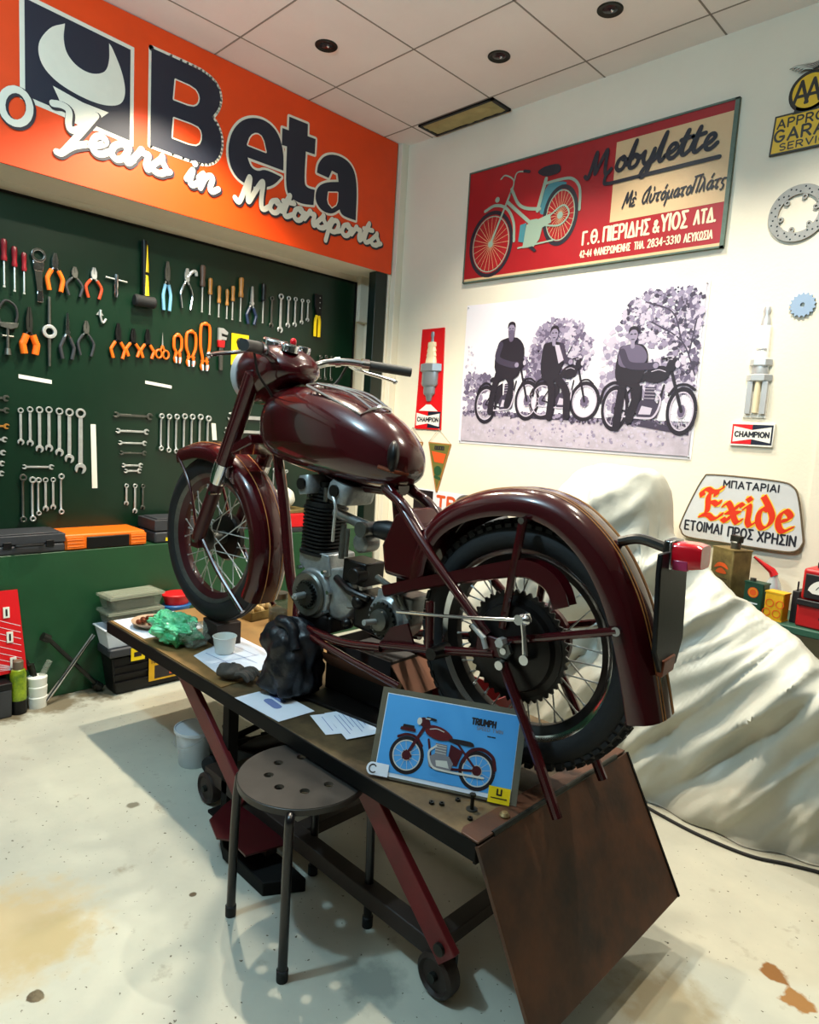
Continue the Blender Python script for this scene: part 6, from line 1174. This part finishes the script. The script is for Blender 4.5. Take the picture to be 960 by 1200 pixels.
m = MB('print_dark'); caps(m, 'TRIUMPH', .248, .172, .014, .0042, .0030, width=.060); m.use('print_grey'); caps(m, 'SPEED TWIN', .262, .160, .008, .0014, .0030, width=.066); m.use('print_dark'); m.stroke([(.292, .148), (.300, .148)], .003, .0030); m.stroke([(.303, .148), (.311, .148)], .003, .0030); m.build('title_lettering', t, flat=True)
m = MB('yellow'); m.rect(.312, -.002, .366, .036, .0058); m.use('print_dark'); m.stroke([(.334, .030), (.334, .018), (.344, .018), (.344, .030)], .004, .0064); m.stroke([(.320, .010), (.358, .010)], .0025, .0064); m.build('yellow_label', t, flat=True)
m = MB('paper'); m.disc(.006, .018, .016, .0058); m.rect(.004, .003, .050, .034, .0054); m.use('print_dark'); m.ring(.008, .018, .010, .003, .0066, 20, 1, .6, 5.6); m.build('round_sticker', t, flat=True)

# ------------------------------------------------------------------ loose bolts
for i, (x, y, l, k) in enumerate([(-.925, 1.232, 'upright bolt with washer standing on the lift below the yellow label', 0), (-.850, 1.262, 'round-headed bolt set in the hinge flange of the ramp', 1), (-1.005, 1.175, 'small dark nut left of the upright bolt near the lift edge', 2), (-.985, 1.19, 'small dark nut between the edge and the upright bolt', 2), (-.972, 1.235, 'tiny dark nut just under the lower edge of the picture card', 2), (-.90, 1.195, 'tiny screw lying near the lift edge right of the nuts', 2)]):
    m = MB('dark_steel' if k != 1 else 'brass_bolt')
    if k == 0: m.cyl((0, 0, 0), (0, 0, .002), .014, n=16); m.cyl((0, 0, .002), (0, 0, .034), .005, n=10); m.cyl((0, 0, .034), (0, 0, .040), .008, n=6)
    elif k == 1: m.lathe([(.012, 0), (.013, .004), (.008, .010), (0, .011)], 16)
    else: m.holed([(.007*cos(a), .007*sin(a)) for a in [2*pi*q/6 for q in range(6)]], [(.0035*cos(a), .0035*sin(a)) for a in [2*pi*q/6 for q in range(6)]], 0, .006)
    o = m.build('bolt' if k < 2 else 'nut'); o.location = (x, y, ZT+(.006 if k == 1 else .0002)); tag(o, l, 'bolt' if k < 2 else 'nut', 'loose nuts and bolts')

# ------------------------------------------------------------------ stool
st = thing('work_stool', 'dark round metal stool with holes in its seat and four thin black legs', 'stool', (-1.395, 1.080, 0))
c = bpy.data.curves.new('t', 'CURVE'); c.dimensions = '2D'; c.fill_mode = 'BOTH'; c.extrude = .005
for (x, y, r, n) in [(0, 0, .175, 64)]+[(.092*cos(2*pi*k/8+.2), .092*sin(2*pi*k/8+.2), .0135, 18) for k in range(8)]:
    s_ = c.splines.new('POLY'); s_.points.add(n-1); s_.use_cyclic_u = True
    for k in range(n): s_.points[k].co = (x+r*cos(2*pi*k/n), y+r*sin(2*pi*k/n), 0, 1)
o = bpy.data.objects.new('t', c); COL.objects.link(o); me = bpy.data.meshes.new_from_object(o.evaluated_get(bpy.context.evaluated_depsgraph_get())); bpy.data.objects.remove(o); bpy.data.curves.remove(c)
me.name = 'seat'; me.materials.clear(); me.materials.append(M['stool_top']); o = bpy.data.objects.new('seat', me); COL.objects.link(o); o.parent = st; o.location = (0, 0, .442)
b = o.modifiers.new('bevel', 'BEVEL'); b.width = .002; b.segments = 2; b.limit_method = 'ANGLE'
m = MB('stool_top'); m.lathe([(.172, .447), (.1765, .444), (.1765, .428), (.173, .428), (.172, .440)], 56, closed=True); m.build('seat_rim', st)
LEGS = [(.140, -.146), (-.146, -.123), (.142, .142), (-.137, .162)]
for x, y in LEGS:
    m = MB('stool_leg'); q = .80; m.tube(cr([Vector((x, y, .012)), Vector((x*.98, y*.98, .25)), Vector((x*.94, y*.94, .40)), Vector((x*.86, y*.86, .427)), Vector((x*.45, y*.45, .432))], 6), .0125, 12); l = m.build('leg', st)
    m = MB('black_rubber'); m.lathe([(0, 0), (.015, 0), (.0155, .03), (.0128, .032)], 14, T=Tm((x, y, 0))); m.build('foot_cap', l)

# ------------------------------------------------------------------ under the lift
t = thing('white_bucket', 'white plastic bucket standing beside the lift under its red arm', 'bucket', (-2.40, 1.30, 0)); t.scale = (.80, .80, .80)
m = MB('tub_white'); m.lathe([(0, 0), (.075, 0), (.078, .004), (.098, .19), (.104, .19), (.104, .175), (.100, .172), (.100, .17)], 36); m.lathe([(.074, .006), (.095, .188)], 36); m.build('pail', t); m = MB('steel'); m.tube([(.102*cos(a), .102*sin(a)-.0, .17-.06*abs(sin(a*1))) for a in [pi+pi*k/12 for k in range(13)]], .0022, 6); m.build('handle', t)
m = MB('print_dark')
rng = random.Random(4)
t = thing('trolley_jack', 'greasy black trolley jack with folded handle bars under the lift beside the white bucket', 'jack', (-2.17, 1.43, 0), .40)
m = MB('oily'); m.b2((-.17, -.06, .03), (.17, -.045, .12)); m.b2((-.17, .045, .03), (.17, .06, .12)); m.b2((-.16, -.045, .03), (.02, .045, .09)); m.build('chassis', t, bevel=.006)
for x in (-.15, .15):
    for y in (-.075, .075): m = MB('black_rubber'); m.lathe([(0, -.012), (.034, -.012), (.036, 0), (.034, .012), (0, .012)], 20, T=Matrix.Translation((x, y, .036)) @ Matrix.Rotation(pi/2, 4, 'X')); m.build('wheel', t)
m = MB('rail_brown'); m.tube([(-.05, 0, .10), (.15, 0, .19)], .028, 12); m.cyl((.15, 0, .18), (.15, 0, .215), .035, n=16); m.build('lifting_arm', t)
for p, q in (((-.14, .02, .10), (.20, .20, .30)), ((-.10, -.03, .11), (.28, .10, .24)), ((.0, .05, .14), (.30, .24, .22))): m = MB('black_edge'); m.cyl(p, q, .013, n=10); m.build('handle_bar', t)
m = MB('dark_steel'); m.cyl((-.08, -.02, .09), (-.10, -.04, .20), .022, n=12); m.build('pump', t)
t = thing('rusty_sheet', 'reddish brown bent steel sheet lying under the stool', 'steel sheet', (-1.74, 1.16, 0), 0)
m = MB('maroon_dull'); P = [(-1.846, 1.056), (-1.745, 1.025), (-1.708, 1.052), (-1.613, 1.046), (-1.582, 1.17), (-1.63, 1.18), (-1.771, 1.18), (-1.908, 1.175), (-1.892, 1.137)]; m.prism([(x+1.74, y-1.16) for x, y in P], .100, .106); m.build('sheet', t)
m = MB('rail_brown'); m.b2((-.10, -.02, .045), (.10, .02, .0995)); m.build('packing', t)
t = thing('black_board', 'black flat board on the floor below the reddish steel sheet', 'board', (-1.66, 1.18, 0)); m = MB('black_edge'); P = [(-1.775, 1.067), (-1.545, 1.065), (-1.48, 1.175), (-1.60, 1.18), (-1.80, 1.175), (-1.85, 1.10)]; m.prism([(x+1.66, y-1.18) for x, y in P], .0, .044); m.build('board', t, bevel=.003)

# ------------------------------------------------------------------ against the green wall
t = thing('storage_crate', 'black storage crate with yellow labels behind the far end of the lift', 'crate', (-3.305, 1.51, 0), pi/2)
m = MB('black_plastic'); m.loft([[Vector((sx*a, sy*b, z)) for sx, sy in ((-1, -1), (1, -1), (1, 1), (-1, 1))] for a, b, z in ((.19, .062, 0), (.215, .075, .20))]); m.build('body', t, bevel=.010)
m = MB('box_grey'); m.b2((-.228, -.086, .20), (.228, .08, .245)); m.build('lid', t, bevel=.010, segs=3)
for z in (.06, .10, .14): m = MB('black_plastic'); m.b2((-.20, -.079, z), (.20, -.066, z+.008)); m.build('rib', t)
m = MB('yellow'); m.b2((-.125, -.089, .17), (-.055, -.0865, .236)); m.use('print_dark'); m.b2((-.110, -.0896, .19), (-.072, -.0888, .214)); m.build('latch_label', t)
m = MB('tin_yellow'); m.b2((-.03, -.082, .04), (.17, -.078, .17)); m.use('print_dark'); m.b2((.0, -.0828, .05), (.16, -.0818, .12)); m.use('tin_orange'); m.b2((.08, -.0834, .06), (.15, -.0826, .10)); m.build('front_label', t)
m = MB('print_dark'); m.T = Tm((-.02, -.0832, .135), rx=pi/2); caps(m, '18', 0, 0, .025, .004, 0); m.build('size_lettering', t, flat=True)
t = thing('white_tub', 'white plastic tub on the black crate below the clear containers', 'tub', (-3.30, 1.42, .246), pi/2)
m = MB('tub_white'); m.loft([[Vector((sx*a, sy*b, z)) for sx, sy in ((-1, -1), (1, -1), (1, 1), (-1, 1))] for a, b, z in ((.135, .058, 0), (.155, .072, .094), (.162, .078, .094), (.162, .078, .102), (.150, .070, .102), (.132, .056, .006))]); m.build('tub', t, bevel=.004)
for i, (z, l) in enumerate(((.349, 'clear plastic container under another one on the white tub'), (.428, 'upper clear plastic container with dark contents near the green wall'))):
    t = thing('clear_container', l, 'container', (-3.305, 1.42, z), pi/2+.06*i, group='clear containers')
    m = MB('clear_plastic'); m.loft([[Vector((sx*a, sy*b, zz)) for sx, sy in ((-1, -1), (1, -1), (1, 1), (-1, 1))] for a, b, zz in ((.12, .062, 0), (.135, .072, .062))]); m.build('box', t, bevel=.006)
    m = MB('clear_lid'); m.b2((-.142, -.078, .062), (.142, .078, .076)); m.b2((-.12, -.06, .0755), (.12, .06, .0785)); m.build('lid', t, bevel=.004)
    m = MB('contents_dark'); m.b2((-.105, -.052, .004), (.105, .052, .046)); m.build('contents', t, bevel=.01)
for z, h, k, l in ((.246, .115, 'tub_white', 'white tub at the bottom of the stack beside the clear containers'), (.362, .048, 'blue_plastic', 'blue tub in the middle of the stack left of the front tyre'), (.411, .055, 'bright_red', 'red tub on top of the stack left of the front tyre')):
    t = thing('small_tub', l, 'tub', (-3.305, 1.665, z), pi/2+.1, group='small stacked tubs')
    m = MB(k); m.loft([[Vector((r*cos(2*pi*i/24), r*.85*sin(2*pi*i/24), zz)) for i in range(24)] for r, zz in ((.062, 0), (.074, h-.012))]); m.build('tub', t)
    m = MB(k); m.lathe([(.078, h-.014), (.080, h-.004), (.074, h), (0, h)], 24, T=Matrix.Scale(.88, 4, (0, 1, 0))); m.build('lid', t)
t = thing('lug_wrench', 'four-way wheel brace leaning crosswise against the green wall', 'wheel brace', (-3.36, 1.15, 0))
m = MB('chrome'); m.tube([(.045, -.125, .025), (.015, .10, .30)], .0115, 12); m.build('chrome_bar', t); m = MB('dark_steel'); m.tube([(-.012, -.10, .31), (.020, .12, .035)], .0105, 12); m.build('dark_bar', t)
for p, q in (((-.008, -.125, .325), (-.010, -.095, .305)), ((.020, .105, .048), (.022, .135, .020))): m = MB('dark_steel'); m.cyl(p, q, .020, n=14); m.build('socket', t)
t = thing('spray_can', 'yellow and green spray can with dark base on the floor by the red display card', 'spray can', (-3.31, .905, 0)); m = MB('black_plastic'); m.cyl((0, 0, 0), (0, 0, .065), .034, n=24); m.build('base', t); m = MB('spray_green'); m.lathe([(.0335, .065), (.0335, .185), (.028, .205), (.018, .212)], 24); m.build('body', t); m = MB('spray_cap'); m.lathe([(.022, .208), (.022, .245), (.018, .25), (0, .25)], 18); m.build('cap', t)
t = thing('white_jar', 'white spotted plastic jar holding small tools beside the spray can', 'jar', (-3.335, .992, 0)); m = MB('cup_white'); m.lathe([(0, 0), (.040, 0), (.043, .05), (.040, .055), (.043, .10), (.040, .105), (.043, .145), (.03, .15), (.0, .152)], 24); m.build('jar', t)
m = MB('dark_steel'); m.cyl((-.01, -.012, .14), (-.03, -.04, .225), .010, n=10); m.cyl((.0, -.01, .14), (.0, -.025, .21), .012, n=10); m.build('tool_handles', t) if 0 else m.build('tools', t)
m = MB('clear_plastic'); m.cyl((.005, .015, .14), (.012, .05, .215), .014, n=12); m.build('tube', t)
t = thing('display_card', 'bright red display card with thin white lines leaning against the green wall at far left', 'display card', T=Matrix.Translation((-3.345, .55, .165)) @ Matrix.Rotation(radians(-6), 4, 'Y') @ wall_l(0, 0, 0))
m = MB('red_pattern'); m.prism([(0, .01), (.40, .02), (.375, .40), (0, .405)], 0, .006); m.build('card', t); m = MB('photo_white')
for i in range(16): m.stroke([(.0, .42-.05*i+.02), (.395 if i < 20 else 0, .42-.05*i-.20)] if 0 else [(max(0, .02+.0*i), .06+.03*i), (.38, max(.03, .06+.03*i-.16))] if .06+.03*i < .40 else [(.02, .39), (.02, .39)], .0022, .0064)
m.build('line_pattern', t, flat=True)
for i, (x, y) in enumerate(((.325, .30), (.335, .185), (.345, .065))):
    m = MB('label_white'); m.b2((x-.013, y-.025, .006), (x+.013, y+.025, .011)); m.use('print_dark'); m.b2((x-.004, y-.016, .011), (x+.004, y+.016, .0125)); m.build('fitting', t, bevel=.001)
t = thing('black_carton', 'low black box on the floor under the red display card', 'box', (-3.335, .72, 0), pi/2); m = MB('dark_grey'); m.b2((-.17, -.06, 0), (.15, .06, .13)); m.build('box', t, bevel=.006); m = MB('black_plastic'); m.b2((-.172, -.062, .131), (.152, .062, .162)); m.build('lid', t, bevel=.005)

# ================================================================== TARPAULIN OVER A MOTORCYCLE BY THE RIGHT WALL
RZ = [(-2.50, .30), (-2.30, .56), (-2.05, .72), (-1.86, .86), (-1.74, 1.10), (-1.66, 1.20), (-1.60, 1.25), (-1.45, 1.285), (-1.22, 1.295), (-1.175, 1.26), (-1.15, 1.04), (-1.03, .955), (-.83, .835), (-.66, .735), (-.53, .655), (-.30, .55), (0, .45), (.25, .32)]
def lerp_tab(T, x):
    for (a, p), (b, q) in zip(T, T[1:]):
        if x <= b: k = (x-a)/(b-a); k = k*k*(3-2*k) if 0 else k; return p+(q-p)*max(0, k)
    return T[-1][1]
YN = [(-2.50, 2.58), (-2.3, 2.47), (-1.9, 2.42), (-1.5, 2.44), (-1.1, 2.50), (-.8, 2.485), (-.6, 2.50), (-.42, 2.60), (-.2, 2.66), (.25, 2.68)]
def tarp(u, v):
    x = -2.50+2.75*u; zr = sum(lerp_tab(RZ, x+dx) for dx in (-.012, 0, .012))/3; yn = lerp_tab(YN, x)+.012*sin(x*31)+.02*noise.noise((x*6, 0, 0)); yc = 2.73; yf = 2.925
    hump = max(0, 1-abs(x+1.43)/.36); wtop = .06+.16*min(1, hump*1.5)
    prof = [(yn, 0), (yn+.05, .16), (yn+.10, .42), (yc-wtop-.06, .80), (yc-wtop*.6, .965), (yc, 1.0), (yc+wtop*.5, .96), (yc+min(wtop, .15)+.01, .72), (yf-.02, .30), (yf, 0)]
    k = v*(len(prof)-1); i = min(int(k), len(prof)-2); f_ = k-i
    p0, p1, p2, p3 = prof[max(i-1, 0)], prof[i], prof[i+1], prof[min(i+2, len(prof)-1)]
    h = lambda a, b, c, d: .5*((2*b)+(c-a)*f_+(2*a-5*b+4*c-d)*f_*f_+(3*b-a-3*c+d)*f_**3)
    y = h(p0[0], p1[0], p2[0], p3[0]); z = zr*max(0, h(p0[1], p1[1], p2[1], p3[1]))
    near = max(0, 1-v/.66)**.3*min(1, v*7)
    # swags that run down from the seat towards the lower left, and finer creases
    th = .88+.30*noise.noise((x*.9, z*.9, 9)); a_ = x*cos(th)+z*sin(th); b_ = -x*sin(th)+z*cos(th)
    def ridge(f, g, s): q = 1-abs(noise.noise((a_*f*.62+s, b_*g*.82, s*1.7)))*2.4; return max(0, q)**1.6
    fold = .070*noise.noise((a_*.6, b_*2.8, 3.1))+.060*ridge(1.1, 4.0, 7.7)+.038*ridge(1.5, 7.5, 2.3)-.030*ridge(1.3, 5.5, 11.0)+.022*ridge(2.2, 13, 4.4)+.014*ridge(3, 19, 8.1)+.018*ridge(1.2, 9, 20.3)
    y -= near*fold*1.4; z += (.030*ridge(1.6, 5.0, 5.1)+.012*noise.noise((x*12, y*12, 5)))*min(1, v*5)*min(1, (1-v)*5)
    if hump > 0:
        y += .05*hump*noise.noise((x*11, z*4, 2))+.03*hump*abs(noise.noise((x*16, z*9, 4))); x += .05*hump*noise.noise((x*2, z*7, 6)); z += .04*hump*max(0, 1-abs(v-.5)*3)*noise.noise((x*7, y*5, 8))
    return (x, min(y, 2.935), max(z, .004))
t = thing('tarpaulin', 'pale grey tarpaulin draped over a parked motorcycle along the right wall', 'cover', (0, 0, 0))
m = MB('tarp'); m.grid(tarp, 260, 130); m.build('cover_cloth', t, sharp=80)
t = thing('dark_cover', 'dark grey fabric cover over something low behind the rear mudguard', 'cover', (-2.42, 3.115, 0))
def hmp(u, v):
    a = 2*pi*u; r = sin(pi*v/2); k = 1+.06*noise.noise((cos(a)*2, sin(a)*2, v*3)); return (.30*r**.6*k*cos(a), -.0+.115*r**.6*k*sin(a), 1.02*(cos(pi*v/2)**.45 if v < .999 else 0)*(1-.12*cos(a)*r))
m = MB('dark_grey'); m.grid(lambda u, v: hmp(u, v), 40, 24, wrapu=True); m.build('cover_cloth', t, sharp=70)
o = MB('black_rubber'); o.tube([tuple(p) for p in cr([Vector(q) for q in ((-1.08, 2.47, .006), (-.93, 2.44, .006), (-.78, 2.425, .006), (-.62, 2.44, .006), (-.50, 2.50, .006), (-.36, 2.54, .006), (-.1, 2.5, .006))], 8)], .006, 8); o = o.build('power_cable'); tag(o, 'black cable lying along the lower hem of the tarpaulin', 'cable')
